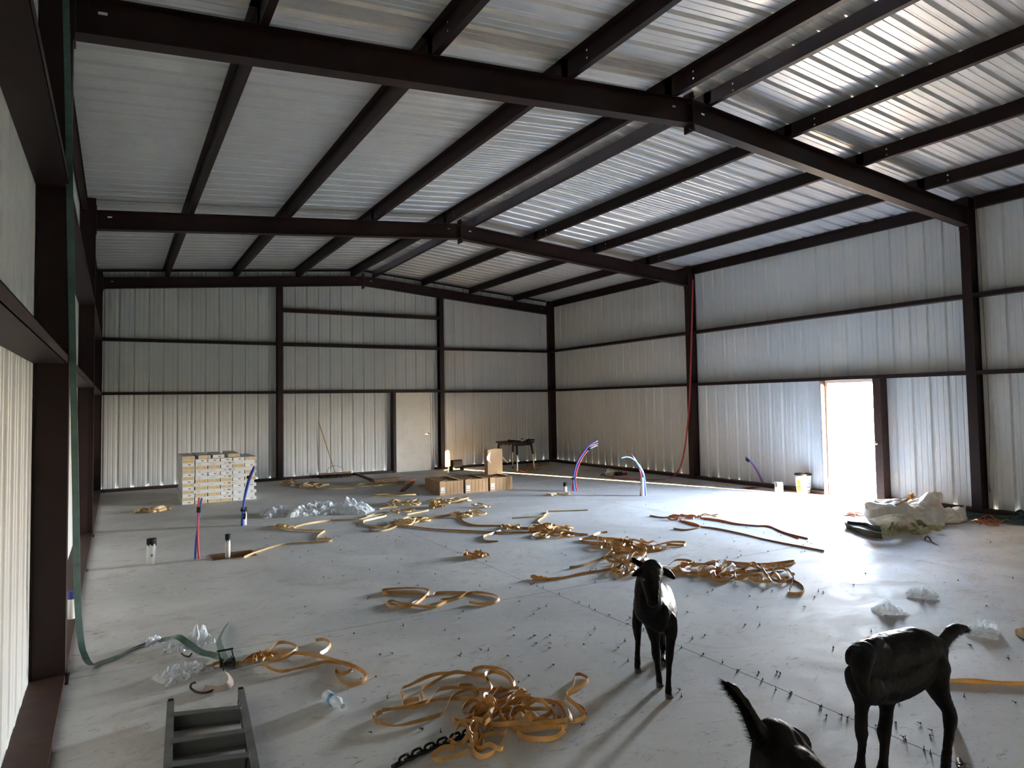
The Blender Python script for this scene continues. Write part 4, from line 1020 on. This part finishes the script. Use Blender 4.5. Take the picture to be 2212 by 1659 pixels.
# long pile right of the goat
tangle((1440, 1225), (1560, 1240), .40, 'tan strapping heap just right of the standing goat', 111, 5, .036, h=.06)
tangle((1520, 1232), (1640, 1245), .42, 'tan strapping heap in the middle of the row right of the goat', 112, 5, .036, h=.07)
tangle((1610, 1245), (1715, 1248), .36, 'tan strapping heap at the right end of the row right of the goat', 113, 5, .036, h=.07)
band([(1555,1225),(1570,1216),(1600,1219),(1640,1221),(1680,1218),(1715,1214),(1712,1220),(1690,1223),(1650,1221)], 'tan strapping loop reaching right above the row of heaps', 114, .036)
band([(1702,1257),(1715,1258),(1735,1270),(1735,1282),(1718,1286),(1703,1283),(1706,1276),(1712,1262),(1708,1250)], 'D-shaped tan strapping loop at the right end of the row of heaps', 115, .036)
band([(1540,1246),(1545,1256),(1560,1260),(1580,1252),(1572,1246),(1548,1248)], 'shallow bowl-shaped tan strapping loop below the row of heaps', 116, .045, lift=.01)
band([(1597,1247),(1603,1246),(1606,1250),(1600,1254)], 'tiny curled tan strapping end below the row of heaps', 117, .036)
band([(1455,1238),(1500,1242),(1560,1243),(1610,1240),(1650,1236)], 'long tan strapping band along the front of the row of heaps', 118, .045, lift=.01)
# long thin ones at the right
band([(1404,1115),(1430,1119),(1450,1118),(1470,1115),(1500,1117),(1515,1118)], 'thin tan strapping strand at the left start of the two long bands', 121, .026, M_strap3)
tangle((1438, 1121), (1500, 1117), .25, 'thin looped strapping where the two long bands start', 122, 3, .026, M_strap3, h=.03)
tangle((1512, 1120), (1546, 1114), .16, 'single upright oval loop of strapping at the start of the upper long band', 123, 1.1, .022, M_strap2, h=.05)
band([(1513,1120),(1550,1124),(1590,1132),(1630,1137),(1660,1138),(1680,1146),(1705,1155),(1745,1165)], 'upper long orange-tan strapping band running right towards the white bag', 124, .026, M_strap3)
band([(1520,1122),(1555,1127),(1592,1134),(1632,1136),(1664,1140),(1684,1149),(1725,1164)], 'second band lying along the upper long orange-tan band', 125, .022, M_strap3)
band([(1468,1124),(1480,1130),(1510,1138),(1545,1143),(1600,1154),(1660,1168),(1720,1180),(1780,1192)], 'lower long orange-tan strapping band ending at a floor joint', 126, .028, M_strap3)
band([(1455,1143),(1480,1146),(1505,1143),(1512,1139),(1500,1133),(1475,1127)], 'bent tan strapping end under the start of the two long bands', 127, .030, M_strap)
tangle((1822, 1114), (1865, 1113), .20, 'pinkish strapping loops on the bright floor left of the white bag', 128, 3, .024, M_strap3, h=.03)
tangle((2118, 1136), (2165, 1128), .22, 'orange strapping loops lying on the dark green tarp', 129, 4, .032, M_strap3, h=.10)
band([(2044,1474),(2100,1476),(2160,1479),(2230,1482)], 'straight tan strapping band leaving the picture behind the right goat', 131, .040, M_strap, lift=0)
band([(2230,1362),(2205,1364),(2193,1369),(2200,1377),(2225,1389)], 'tan strapping loop cut off by the right edge of the picture', 132, .034, M_strap)
# by the back wall
tangle((610, 1048), (640, 1045), .28, 'round coil of tan strapping at the foot of the left back column', 141, 4, .05, M_strap2, h=.10)
tangle((640, 1050), (700, 1052), .30, 'loops of tan strapping left of the broom head', 142, 4, .05, M_strap2, h=.06)
band([(660,1055),(690,1058),(725,1058),(765,1056)], 'long flat tan strapping piece before the broom', 143, .05, M_strap2, base=1.0)
tangle((770, 1052), (880, 1044), .35, 'scattered pale strapping slivers right of the broom', 144, 4, .04, M_strap2, h=.05)
tangle((808, 1073), (910, 1070), .18, 'thin pale strapping strands in the shadow of the cardboard boxes', 145, 2.2, .034, M_strap2, h=.03)
tangle((905, 1053), (938, 1050), .15, 'small brown strapping coil left of the cardboard boxes', 146, 3, .03, h=.02)
tangle((1172, 1071), (1232, 1068), .16, 'pale strapping pieces lying by the small white pipe and tubes', 147, 2.5, .034, M_strap2, h=.03)
tangle((1112, 1020), (1168, 1016), .35, 'brown strapping loops round the feet of the work bench', 148, 5, .035, h=.05)
tangle((1138, 1005), (1185, 1006), .5, 'brown strapping loops on the floor behind the work bench', 149, 3, .035, h=.04)

# scrap timber near the back wall
def plank(px0, px1, w, h, label, mm=M_wood, z0=0.0, name='timber_offcut', cat='timber'):
    a, b = G(*px0), G(*px1); d = b-a; s = d.cross(Z).normalized(); c = (a+b)/2
    o = MB().obox((0, 0, z0+h/2), d/2, s*w/2, Z*h/2).build(name, mm, loc=(c.x, c.y, 0)); tag(o, label, cat); return o
plank((770, 1026), (812, 1042), .07, .05, 'long brown board lying on the floor right of the broom', M_steeld)
plank((845, 1035), (876, 1032), .05, .03, 'thin dark stick near the white back door')
plank((868, 1062), (892, 1042), .09, .03, 'flat brown board slanting towards the orange handle')
plank((806, 1042), (860, 1037), .14, .07, 'dark scrap lump among the slivers near the back door')
plank((842, 1046), (868, 1042), .04, .02, 'pale wood sliver right of the dark scrap lump', M_lwood)
plank((832, 1052), (850, 1044), .03, .02, 'pale wood sliver leaning on the dark scrap lump', M_lwood)
a, b = G(884, 1041), G(900, 1038)
e = empty('hand_saw', ((a+b)/2).to_tuple(), math.atan2((b-a).y, (b-a).x)); tag(e, 'small tool with a bright orange handle on the floor before the back door', 'tool')
MB().tube([(-.14, 0, .03), (.10, 0, .03)], [.022, .026], 8).build('handle', M_orange, e); MB().box((-.42, -.02, .01), (-.14, .02, .04)).build('blade', M_wood, e)

# ------------------------------------------------------------------ blobby bodies: one continuous skin from many overlapping lumps
def skin(name, lumps, mm, voxel=.009, smooth=3, parent=None, disp=None):
    """lumps: list of chains; a chain is a list of (Vector, radius)"""
    m = MB()
    for ch in lumps:
        if len(ch) == 1: m.sphere(ch[0][0], ch[0][1], ch[0][2] if len(ch[0]) > 2 else (1, 1, 1), 14, 10); continue
        P = crom([c[0] for c in ch], 4); R_ = [x.x for x in crom([Vector((c[1], 0, 0)) for c in ch], 4)]
        m.tube(P, [max(r, .003) for r in R_], 12)
        m.sphere(P[0], R_[0], (1, 1, 1), 12, 8); m.sphere(P[-1], R_[-1], (1, 1, 1), 12, 8)
    me = m.mesh(name, mm); o = bpy.data.objects.new(name, me); COL.objects.link(o)
    r = o.modifiers.new('r', 'REMESH'); r.mode = 'VOXEL'; r.voxel_size = voxel
    s = o.modifiers.new('s', 'SMOOTH'); s.factor = .5; s.iterations = smooth
    dg = bpy.context.evaluated_depsgraph_get(); dg.update()
    me2 = bpy.data.meshes.new_from_object(o.evaluated_get(dg)); o.modifiers.clear(); o.data = me2
    if not me2.materials: me2.materials.append(mm)
    if disp:
        cos = [v.co.copy() for v in me2.vertices]; nos = [v.normal.copy() for v in me2.vertices]; fl_ = []
        for c_, n_ in zip(cos, nos): fl_ += list(c_+disp(c_, n_))
        me2.vertices.foreach_set('co', fl_)
    me2.polygons.foreach_set('use_smooth', [True]*len(me2.polygons)); me2.update()
    if parent: o.parent = parent
    return o
def A(px, py, y): return on('Y', y, px, py)
def fringe(pts, rads, out, n, ln, seed, name, parent, o0, spread=.5, mm=None):
    """short hairs along a line; out: preferred direction"""
    r = random.Random(seed); m = MB(); P = crom(pts, 5); R_ = [x.x for x in crom([Vector((q, 0, 0)) for q in rads], 5)]
    for k in range(n):
        i = r.randrange(len(P)-1); p = P[i].lerp(P[i+1], r.random()); t = (P[i+1]-P[i]).normalized()
        d = Vector((r.gauss(0, 1), r.gauss(0, 1), r.gauss(0, 1))); d = (d-t*d.dot(t)).normalized()
        d = (d*spread+Vector(out)).normalized(); b = p+d*R_[i]*.6; l = ln*(.6+.8*r.random())
        dd = (d+t*.6).normalized(); s = dd.cross(Vector((r.random(), r.random(), 1))).normalized()*.0018
        m.add([b-s-o0, b+s-o0, b+dd*(R_[i]*.4+l)-o0], [(0, 1, 2)])
    o = m.build(name, mm or M_fur, parent); o['kind'] = 'stuff'; return o

def goat(name, label, org, chains, hooves, tail, tailout, extras=(), eyes=(), seed=1, horn=None):
    e = empty(name, org.to_tuple()); tag(e, label, 'goat')
    def L(c): return [(p-org, r) for p, r in c]
    b = skin('body', [L(c) for c in chains]+[L(tail)], M_fur, .008, 8, e,
             lambda co, n: n*(.0022*noise.noise(co*38)+.0012*noise.noise(co*95)))
    for (p, t) in hooves:
        q = p-org
        m = MB()
        for s in (-.011, .011):
            m.tube([q+Vector((s, 0, .034)), q+Vector((s, -.004, .016)), q+Vector((s*1.25, -.012, 0))], [.012, .014, .0155], 8)
        m.build('hoof', M_hoof, b)
    fringe([p for p, r in tail], [r for p, r in tail], tailout, 1100, .020, seed, 'tail_hair', b, org, .8)
    for (p, r) in eyes: MB().sphere(p-org, r, (1, 1, 1), 10, 7).build('eye', mat('goat_eye', (.10, .07, .02), .1), b, smooth=True)
    return e, b

# standing goat: faces the lens, head low before the chest
def V(*a): return Vector(a)
def K(px, py, y, r):                 # joint from the photograph at depth plane y, radius in photograph pixels
    p = A(px, py, y); return (p, r*depth(p)/FPX)
def hf(f, dz, r): return (f+V(0, .004, dz), r)
f1, f2 = G(1424, 1484), G(1444, 1509)         # front hooves
h1, h2 = G(1377, 1453), G(1434, 1438)         # hind hooves
ch = [
 # trunk from rump to chest
 [K(1398, 1258, 4.00, 24), K(1408, 1282, 3.86, 32), K(1414, 1306, 3.72, 37), K(1416, 1318, 3.58, 38), K(1414, 1324, 3.48, 34)],
 [K(1428, 1285, 3.88, 26), K(1432, 1312, 3.72, 30), K(1432, 1334, 3.56, 29), K(1428, 1342, 3.46, 22)],
 [K(1395, 1300, 3.86, 26), K(1396, 1318, 3.68, 26), K(1400, 1325, 3.52, 24)],
 [K(1424, 1338, 3.60, 28), K(1426, 1342, 3.50, 26), K(1424, 1346, 3.44, 20)],
 # neck and head
 [K(1400, 1318, 3.50, 30), K(1399, 1294, 3.44, 29), K(1399, 1268, 3.40, 28), K(1403, 1246, 3.37, 27)],
 [K(1408, 1233, 3.36, 25), K(1407, 1248, 3.31, 24), K(1407, 1266, 3.25, 20), K(1409, 1285, 3.20, 16), K(1410, 1299, 3.17, 14)],
 [K(1399, 1224, 3.38, 11), K(1410, 1220, 3.38, 12), K(1420, 1227, 3.38, 11)],
 [K(1409, 1296, 3.18, 11)],
 # ears
 [K(1425, 1233, 3.37, 9), K(1438, 1235, 3.36, 9), K(1448, 1242, 3.35, 8), K(1455, 1248, 3.34, 5), K(1459, 1250, 3.34, 2)],
 [K(1388, 1233, 3.37, 9), K(1378, 1238, 3.37, 8), K(1370, 1242, 3.37, 5), K(1364, 1244, 3.37, 2)],
 # front legs
 [K(1408, 1338, 3.50, 20), K(1412, 1364, 3.50, 15.2), K(1415, 1388, 3.51, 9.9), K(1417, 1414, 3.52, 9.6), K(1420, 1434, 3.53, 6.6), K(1423, 1458, f1.y, 6.6), K(1424, 1470, f1.y, 7.7), hf(f1, .022, .0185)],
 [K(1446, 1338, 3.46, 17), K(1450, 1364, 3.44, 14.0), K(1448, 1390, 3.42, 9.9), K(1446, 1418, 3.40, 9.6), K(1445, 1442, 3.38, 6.6), K(1444, 1478, f2.y, 6.6), K(1444, 1494, f2.y, 8.2), hf(f2, .022, .0185)],
 # hind legs
 [K(1388, 1300, 3.90, 20), K(1380, 1328, 3.88, 14), K(1376, 1348, 3.87, 11.1), K(1377, 1368, 3.90, 8.9), K(1378, 1388, 3.88, 6.3), K(1377, 1415, 3.84, 6.3), K(1377, 1434, h1.y, 7.5), hf(h1, .022, .0175)],
 [K(1432, 1310, 3.92, 22), K(1427, 1348, 3.90, 15), K(1427, 1370, 3.93, 11.7), K(1430, 1390, 3.96, 9.4), K(1433, 1404, 3.93, 7.5), K(1434, 1418, 3.88, 7.3), hf(h2, .035, .019), hf(h2, .022, .018)],
]
tail = [K(1400, 1238, 4.04, 9), K(1389, 1224, 4.08, 7), K(1379, 1217, 4.10, 6), K(1367, 1211, 4.12, 4)]
gb = goat('goat', 'black goat standing in the middle facing the camera with its head lowered', G(1412, 1470), ch, [(f1, 0), (f2, 0), (h1, 0), (h2, 0)], tail, (-.5, 0, .4), eyes=[(A(1391, 1252, 3.24), .010), (A(1422, 1254, 3.24), .010)], seed=1)

# right goat: side-on, tail up at the right, head hanging towards the lens at the left
yb = 2.16
def KB(px, py, dy, r): return K(px, py, yb+dy, r)
p1, p2 = G(1857, 1690), G(1903, 1702); p3 = G(2043, 1690); p4 = G(2078, 1668)
ch = [
 [KB(2016, 1402, -.04, 30), KB(1985, 1400, -.02, 43), KB(1945, 1407, 0, 45), KB(1905, 1418, .0, 46), KB(1880, 1428, -.02, 42)],
 [KB(2014, 1432, -.04, 33), KB(1985, 1432, -.02, 45), KB(1940, 1456, 0, 50), KB(1905, 1470, .0, 48), KB(1880, 1474, -.02, 42)],
 [KB(1976, 1398, -.02, 42), KB(1950, 1410, -.02, 42)],
 # neck, head, ear at the left
 [KB(1888, 1424, -.04, 44), KB(1872, 1420, -.12, 36), KB(1862, 1420, -.18, 30)],
 [KB(1866, 1410, -.20, 25), KB(1860, 1432, -.24, 24), KB(1860, 1456, -.26, 19), KB(1864, 1478, -.27, 14), KB(1867, 1491, -.27, 14.0)],
 [KB(1852, 1402, -.18, 14.0), KB(1841, 1414, -.19, 14.0), KB(1834, 1426, -.19, 10.5), KB(1829, 1434, -.19, 3.5)],
 [KB(1878, 1396, -.18, 15.2), KB(1892, 1387, -.16, 12.9), KB(1905, 1388, -.14, 7.0)],
 [KB(1858, 1462, -.06, 32), KB(1866, 1484, -.06, 32), KB(1884, 1490, -.05, 32)],
 # legs
 [KB(1862, 1495, -.05, 24), KB(1861, 1530, -.05, 14.5), KB(1860, 1560, -.05, 13.5), KB(1861, 1588, -.06, 13.5), KB(1862, 1606, -.06, 9.6), KB(1860, 1640, -.05, 9.4), KB(1858, 1662, -.04, 12.3), hf(p1, .022, .021)],
 [KB(1910, 1495, .0, 27), KB(1915, 1530, .0, 15), KB(1913, 1560, -.01, 14.0), KB(1909, 1584, -.03, 14.6), KB(1911, 1606, -.04, 10.5), KB(1909, 1640, -.05, 9.9), KB(1906, 1665, -.06, 12.9), hf(p2, .022, .021)],
 [KB(2016, 1440, -.07, 34), KB(2020, 1472, -.08, 28), KB(2034, 1506, -.09, 19), KB(2049, 1534, -.10, 14.5), KB(2052, 1552, -.11, 15.2), KB(2051, 1578, -.13, 11.7), KB(2047, 1612, -.16, 9.9), KB(2044, 1640, -.18, 11.1), hf(p3, .022, .021)],
 [KB(2020, 1430, .04, 26), KB(2024, 1470, .06, 20), KB(2036, 1508, .08, 14), KB(2052, 1540, .09, 12.9), KB(2056, 1575, .06, 9.4), KB(2062, 1615, .02, 8.2), hf(p4, .022, .019)],
]
tail = [KB(2026, 1400, -.03, 18), KB(2040, 1382, -.03, 14), KB(2052, 1368, -.03, 14.0), KB(2068, 1358, -.03, 11.7), KB(2088, 1357, -.03, 5.8)]
goat('goat', 'black goat at the right, side-on with its tail raised towards the right', G(1950, 1690), ch, [(p1, 0), (p2, 0), (p3, 0), (p4, 0)], tail, (.5, 0, -.6), seed=2)

# near goat, cut off by the lower edge: rump and raised tail
yc_ = 1.55
def KC(px, py, dy, r): return K(px, py, yc_+dy, r)
def C(px, py, dy=0.0): return A(px, py, yc_+dy)
q1 = [None]*4
ch = [
 [KC(1672, 1600, 0, 46), KC(1680, 1632, -.02, 58), KC(1705, 1672, -.06, 68), KC(1745, 1718, -.12, 72), KC(1790, 1765, -.20, 66), KC(1820, 1800, -.26, 52)],
 [KC(1677, 1574, .02, 21), KC(1698, 1592, .0, 27), KC(1722, 1632, -.04, 34), KC(1755, 1678, -.1, 34)],
 [KC(1656, 1625, 0, 34), KC(1655, 1680, 0, 36), KC(1655, 1740, 0, 30)],
 [KC(1820, 1790, -.28, 42), KC(1850, 1790, -.36, 34), KC(1880, 1800, -.42, 28)],
 [KC(1880, 1800, -.42, 28), KC(1900, 1830, -.46, 22), KC(1910, 1850, -.48, 16)],
 [KC(1712, 1582, .02, 14), KC(1728, 1590, .02, 13), KC(1742, 1606, .02, 12), KC(1750, 1620, .02, 5)],
]
for k, (px, dy) in enumerate(((1640, .02), (1700, -.02), (1790, -.22), (1830, -.28))):
    t = C(px, 1720, dy); f = Vector((t.x, t.y, 0)); q1[k] = f
    ch.append([(t, .055), (t+V(0, .02, -.12), .034), (t+V(0, .04, -.22), .023), (Vector((t.x, t.y+.01, .14)), .0155), (f+V(0, 0, .05), .018), (f+V(0, 0, .022), .018)])
tail = [KC(1650, 1606, .0, 25), KC(1636, 1578, .0, 20), KC(1620, 1546, .0, 17), KC(1603, 1515, .0, 14), KC(1584, 1491, .0, 13), KC(1569, 1474, .0, 6)]
e, b = goat('goat', 'black goat nearest the lower edge, its rump and curved raised tail showing', Vector((q1[1].x, q1[1].y, 0)), ch, [(q, 0) for q in q1], tail, (-.8, 0, -.4), seed=3)

# ------------------------------------------------------------------ big white bulk bag and its webbing
def bagdisp(co, n):
    p = co*2.6
    rg = 1-abs(noise.noise(co*4.2+Vector((3, 1, 0))))*2
    rg2 = 1-abs(noise.noise(co*Vector((9, 9, 5)).x*.9))*2
    return n*(.06*noise.noise(p)+.05*(rg-.5)+.0*(rg2-.5))
b0 = G(1975, 1140); yB = b0.y
def Bg(px, py, dy=0.0): return on('Y', yB+dy, px, py)-Vector((b0.x, b0.y, 0))
e = empty('bulk_bag', (b0.x, b0.y, 0)); tag(e, 'large crumpled white woven bulk bag slumped on the floor by the open door', 'bag')
sk = skin('bag_body', [
   [(Bg(1892, 1108, .25), .15), (Bg(1930, 1112, .15), .17), (Bg(1980, 1118, .1), .18), (Bg(2020, 1122, .1), .17)],
   [(Bg(1900, 1126, .2), .10), (Bg(1950, 1134, .0), .11), (Bg(2000, 1142, -.05), .11), (Bg(2050, 1138, .0), .10)],
   [(Bg(1985, 1092, .2), .11), (Bg(2012, 1078, .2), .10), (Bg(2025, 1072, .25), .07)],
   [(Bg(2005, 1090, .2), .10), (Bg(2040, 1110, .2), .09)],
   [(Bg(2020, 1130, -.1), .10), (Bg(2060, 1118, -.05), .13), (Bg(2070, 1108, .0), .09)],
   [(Bg(1878, 1092, .3), .06), (Bg(1930, 1088, .35), .06), (Bg(1985, 1086, .3), .06)]], M_bag, .02, 7, e, bagdisp)
fl_ = []
for v in sk.data.vertices: fl_ += [v.co.x, v.co.y, max(v.co.z, .004)]
sk.data.vertices.foreach_set('co', fl_)
sk.data.polygons.foreach_set('use_smooth', [False]*len(sk.data.polygons))
dm = sk.modifiers.new('d', 'DECIMATE'); dm.ratio = .07
# the open rims of the bag
def rim(px, w_, hgt, label=None):
    P = crom([Bg(x, y, d) for x, y, d in px], 5); m = MB(); n = len(P)
    for i, p in enumerate(P): P[i] = Vector((p.x, p.y, max(p.z, .01)))
    vs = []; 
    for i, p in enumerate(P):
        k = 1+.35*noise.noise((i*.35, 1.7, hgt*9)); vs += [p, p+Vector((.02*noise.noise((i*.5, 0, 0)), .0, hgt*k)), p+Vector((.02, .012, hgt*k-.008)), p+Vector((.0, .012, 0))]
    fs = []
    for i in range(n-1):
        for j in range(3): fs.append((i*4+j, (i+1)*4+j, (i+1)*4+j+1, i*4+j+1))
    m.add(vs, fs); return m.build('bag_rim', M_bag, e)
rim([(1868, 1112, .22), (1874, 1098, .35), (1890, 1090, .5), (1930, 1088, .5), (1970, 1086, .45)], 0, .07)
rim([(1868, 1112, .2), (1880, 1120, .02), (1915, 1112, -.05), (1960, 1108, -.02)], 0, .10)
rim([(2060, 1150, -.1), (2084, 1132, .0), (2086, 1120, .1), (2070, 1112, .12)], 0, .14)
m = MB()
for k in range(5):
    r = random.Random(40+k); P = [Bg(1935+r.uniform(-5, 5), 1092+r.uniform(-3, 4), .12), Bg(1950+r.uniform(-8, 8), 1086, .08), Bg(1962, 1078+r.uniform(-2, 3), .12), Bg(1972+r.uniform(-4, 6), 1070+r.uniform(0, 4), .2)]
    ribbon(m, crom(P, 5), .028, tilt=.9+r.uniform(-.4, .4), floor=False, th=.003)
o = m.build('strapping_band', M_strap, loc=(b0.x, b0.y, 0)); tag(o, 'bundle of orange strapping poking out of the top of the white bag', 'strapping')
q = Bg(1968, 1071, .1)
MB().obox(q, (.035, 0, .01), (0, .02, 0), (-.005, 0, .035)).build('orange_tag', mat('orange_tag', (.9, .42, .03), .5), o)
# olive lifting webbing in front of the bag
OL = [([(1828,1134),(1827,1141),(1840,1146),(1856,1153),(1875,1160),(1905,1165)], 'dark olive webbing loop at the left front of the white bag', .07),
      ([(1830,1133),(1855,1134),(1872,1138),(1885,1146),(1903,1150)], 'dark olive webbing strip behind the left loop', .07),
      ([(1882,1137),(1885,1128),(1893,1124),(1905,1131),(1915,1133),(1925,1127),(1940,1122),(1958,1132),(1972,1144),(1990,1150)], 'olive webbing waving along the foot of the white bag', .06),
      ([(1895,1142),(1905,1134),(1922,1138),(1932,1132),(1940,1137),(1925,1140)], 'curled olive webbing loop in the middle of the heap', .05),
      ([(1905,1150),(1922,1156),(1930,1148),(1940,1146),(1935,1155),(1920,1162),(1900,1160)], 'crossed olive webbing loop at the front of the heap', .05),
      ([(1930,1155),(1950,1156),(1975,1158),(1995,1163),(2010,1166)], 'straight olive webbing pointing right at the front of the heap', .06),
      ([(1953,1152),(1962,1144),(1975,1146),(1985,1156),(2005,1166)], 'thin olive webbing loop at the right end of the heap', .04),
      ([(1968,1140),(1990,1146),(2015,1150),(2035,1152)], 'flat olive webbing running under the white bag', .06)]
for k, (px, lb, w_) in enumerate(OL):
    pts = crom([G(*q_) for q_ in px], 6); c = sum(pts, Vector())/len(pts); c.z = 0; m = MB()
    if k > 1: pts = [p+Z*(.015+.06*abs(noise.noise((i*.16, k*3.1, 0)))*2) for i, p in enumerate(pts)]
    ribbon(m, [p-c for p in pts], w_*1.25, tilt=tilts(len(pts), 70+k, 1.2, .7), th=.006)
    o = m.build('webbing_sling', mat('dark_olive', (.09, .085, .06), .7) if k < 2 else M_olive, loc=c); tag(o, lb, 'webbing', 'olive webbing slings in front of the bag')
pts = crom([G(1998, 1166), G(2000, 1160, .05), G(2006, 1161, .05), G(2012, 1169)], 5)
o = MB().tube(pts, .008, 6).build('wire_buckle', M_bolt); tag(o, 'small dark wire buckle at the right end of the olive webbing', 'buckle')

# green tarp against the right wall
crumple('tarp', Vector((11.42, 5.35, 0)), 1.25, .33, .05, M_tarp, 3.3, PI/2+.12, 'rumpled dark green tarp spread on the floor along the right wall', 'tarp', 40, 1.4)
tangle((2175, 1126), (2230, 1122), .20, 'dark loop of green webbing standing on the tarp at the right edge', 161, 2, .05, M_tarp, h=.12)

# ------------------------------------------------------------------ dropped screws
m = MB().cyl((0, 0, 0), (0, 0, .002), .0065, 8).cyl((0, 0, .002), (0, 0, .0065), .0042, 6).cyl((0, 0, .0065), (0, 0, .020), .0022, 5).cyl((0, 0, .020), (0, 0, .025), .0022, 5, .0005)
me_s = m.mesh('screw', M_bolt)
SG = 'dropped roofing screws scattered over the floor'
SL_ = 'small dark screw dropped on the open concrete floor'
known = [(1141,1461),(1040,1405),(1160,1391),(996,1413),(994,1419),(992,1381),(1055,1405),(1096,1418),(1190,1391),(1185,1401),(1153,1375),(1112,1357),(1109,1374),(1152,1374),(1188,1373),(1274,1373),(1285,1359),(1260,1393),(1196,1437),(812,1463),(822,1415),(849,1413),(837,1508),(1120,1475),(1139,1503),(1197,1526),(1042,1445),(990,1337),(1000,1322),(915,1576),(796,1291),(860,1261),(940,1241),(803,1584),(914,1578),(952,1582),(1256,1568),(1100,1271),(1400,1336),(1362,1336),(1385,1322),(1350,1385),(1337,1400),(1357,1428),(1472,1505),(1469,1492),(1486,1323),(1610,1350),(1540,1275),(1620,1289),(1637,1313),(1668,1277),(1760,1290),(1768,1277),(1779,1280),(1845,1264),(2188,1250),(2130,1310),(1740,1312),(1800,1400),(1882,1364),(1912,1331),(1932,1324),(1730,1193),(1738,1192),(1660,1240),(1600,1200),(1595,1205),(1570,1205),(1585,1170),(2095,1395),(2098,1396),(2178,1422),(2180,1425),(2083,1505),(2195,1520),(1990,1565),(2008,1590),(2014,1580),(1940,1515),(1935,1563),(1956,1597),(1996,1620),(2010,1628),(1786,1547),(1830,1552),(1686,1456),(1679,1453),(1639,1454),(1676,1490),(1592,1452),(1707,1500),(1772,1528),(630,1193),(665,1191),(648,1205),(700,1248),(798,1231),(718,1214),(860,1236),(836,1207),(866,1209),(704,1161),(720,1161),(731,1159),(814,1161),(836,1159),(863,1160),(854,1170),(584,1159),(626,1166),(633,1169),(575,1178),(573,1163),(765,1119),(715,1122),(722,1131),(772,1134),(1120,1300),(1043,1195),(1050,1213),(1180,1310),(1222,1200),(1214,1196),(1275,1233),(1280,1229),(1289,1230),(1350,1150),(1343,1180),(1425,1162),(1395,1091),(1435,1098),(1510,1117),(1520,1132),(1525,1155),(1560,1130),(1600,1106),(1612,1140),(1650,1152),(1680,1150),(1687,1158),(1745,1171),(1843,1122),(1870,1240),(2070,1255),(2140,1172)]
rr = random.Random(77); k = 0
jl = []
for i in range(30):
    t = i/29; jl.append((1230+t*t*870+rr.uniform(-2, 2)*0, None))
for i in range(20):
    y = 5.7-4.0*((i+rr.random()*.7)/20); q = Vector((3.72+rr.uniform(-.012, .03), y, 0)); known.append(q)
for i in range(8): known.append(Vector((3.72+rr.uniform(-.03, .03), rr.uniform(5.9, 8.6), 0)))
for i in range(10): known.append(Vector((rr.uniform(4.2, 8), 5.83+rr.uniform(-.02, .02), 0)))
for i in range(26):
    known.append((rr.uniform(560, 1800), rr.uniform(1170, 1380)))
for q in known:
    p = q if isinstance(q, Vector) else G(*q)
    o = bpy.data.objects.new('screw', me_s); COL.objects.link(o)
    s = 1.0
    if rr.random() < .3: o.location = (p.x, p.y, 0.0); o.rotation_euler = (0, 0, rr.uniform(0, 6)); 
    else: o.location = (p.x, p.y, .0058); o.rotation_euler = (PI/2-.2, 0, rr.uniform(0, 2*PI))
    if abs(p.x-3.72) < .06: rg = 'lying along the long saw-cut joint that runs under the goat'
    elif abs(p.y-5.83) < .05: rg = 'lying along the cross joint in the middle of the floor'
    elif p.x > 5.2: rg = 'on the bright right-hand part of the floor'
    elif p.x > 3.6: rg = 'on the floor between the standing goat and the strap heaps'
    elif p.y > 6.5: rg = 'on the far left part of the floor before the cartons'
    elif p.y > 4.6: rg = 'on the floor around the S-shaped strap loops'
    else: rg = 'on the floor between the nearest strap pile and the goat'
    tag(o, 'small dark screw '+rg, 'screw', 'dropped screws '+rg)
# bits of dried mud
m = MB()
for i in range(420):
    x, y = rr.uniform(.2, 11.3), rr.uniform(1.6, 14)
    if noise.noise((x*.8, y*.8, 4)) < -.05: continue
    r = rr.uniform(.002, .0055); m.add([(x-r, y, 0), (x, y-r, 0), (x+r, y, 0), (x, y+r, 0), (x, y, r*1.2)], [(0, 1, 4), (1, 2, 4), (2, 3, 4), (3, 0, 4)])
tag(m.build('grit', M_earth), 'tiny crumbs of dried mud sprinkled over the concrete floor', 'grit', kind='stuff')
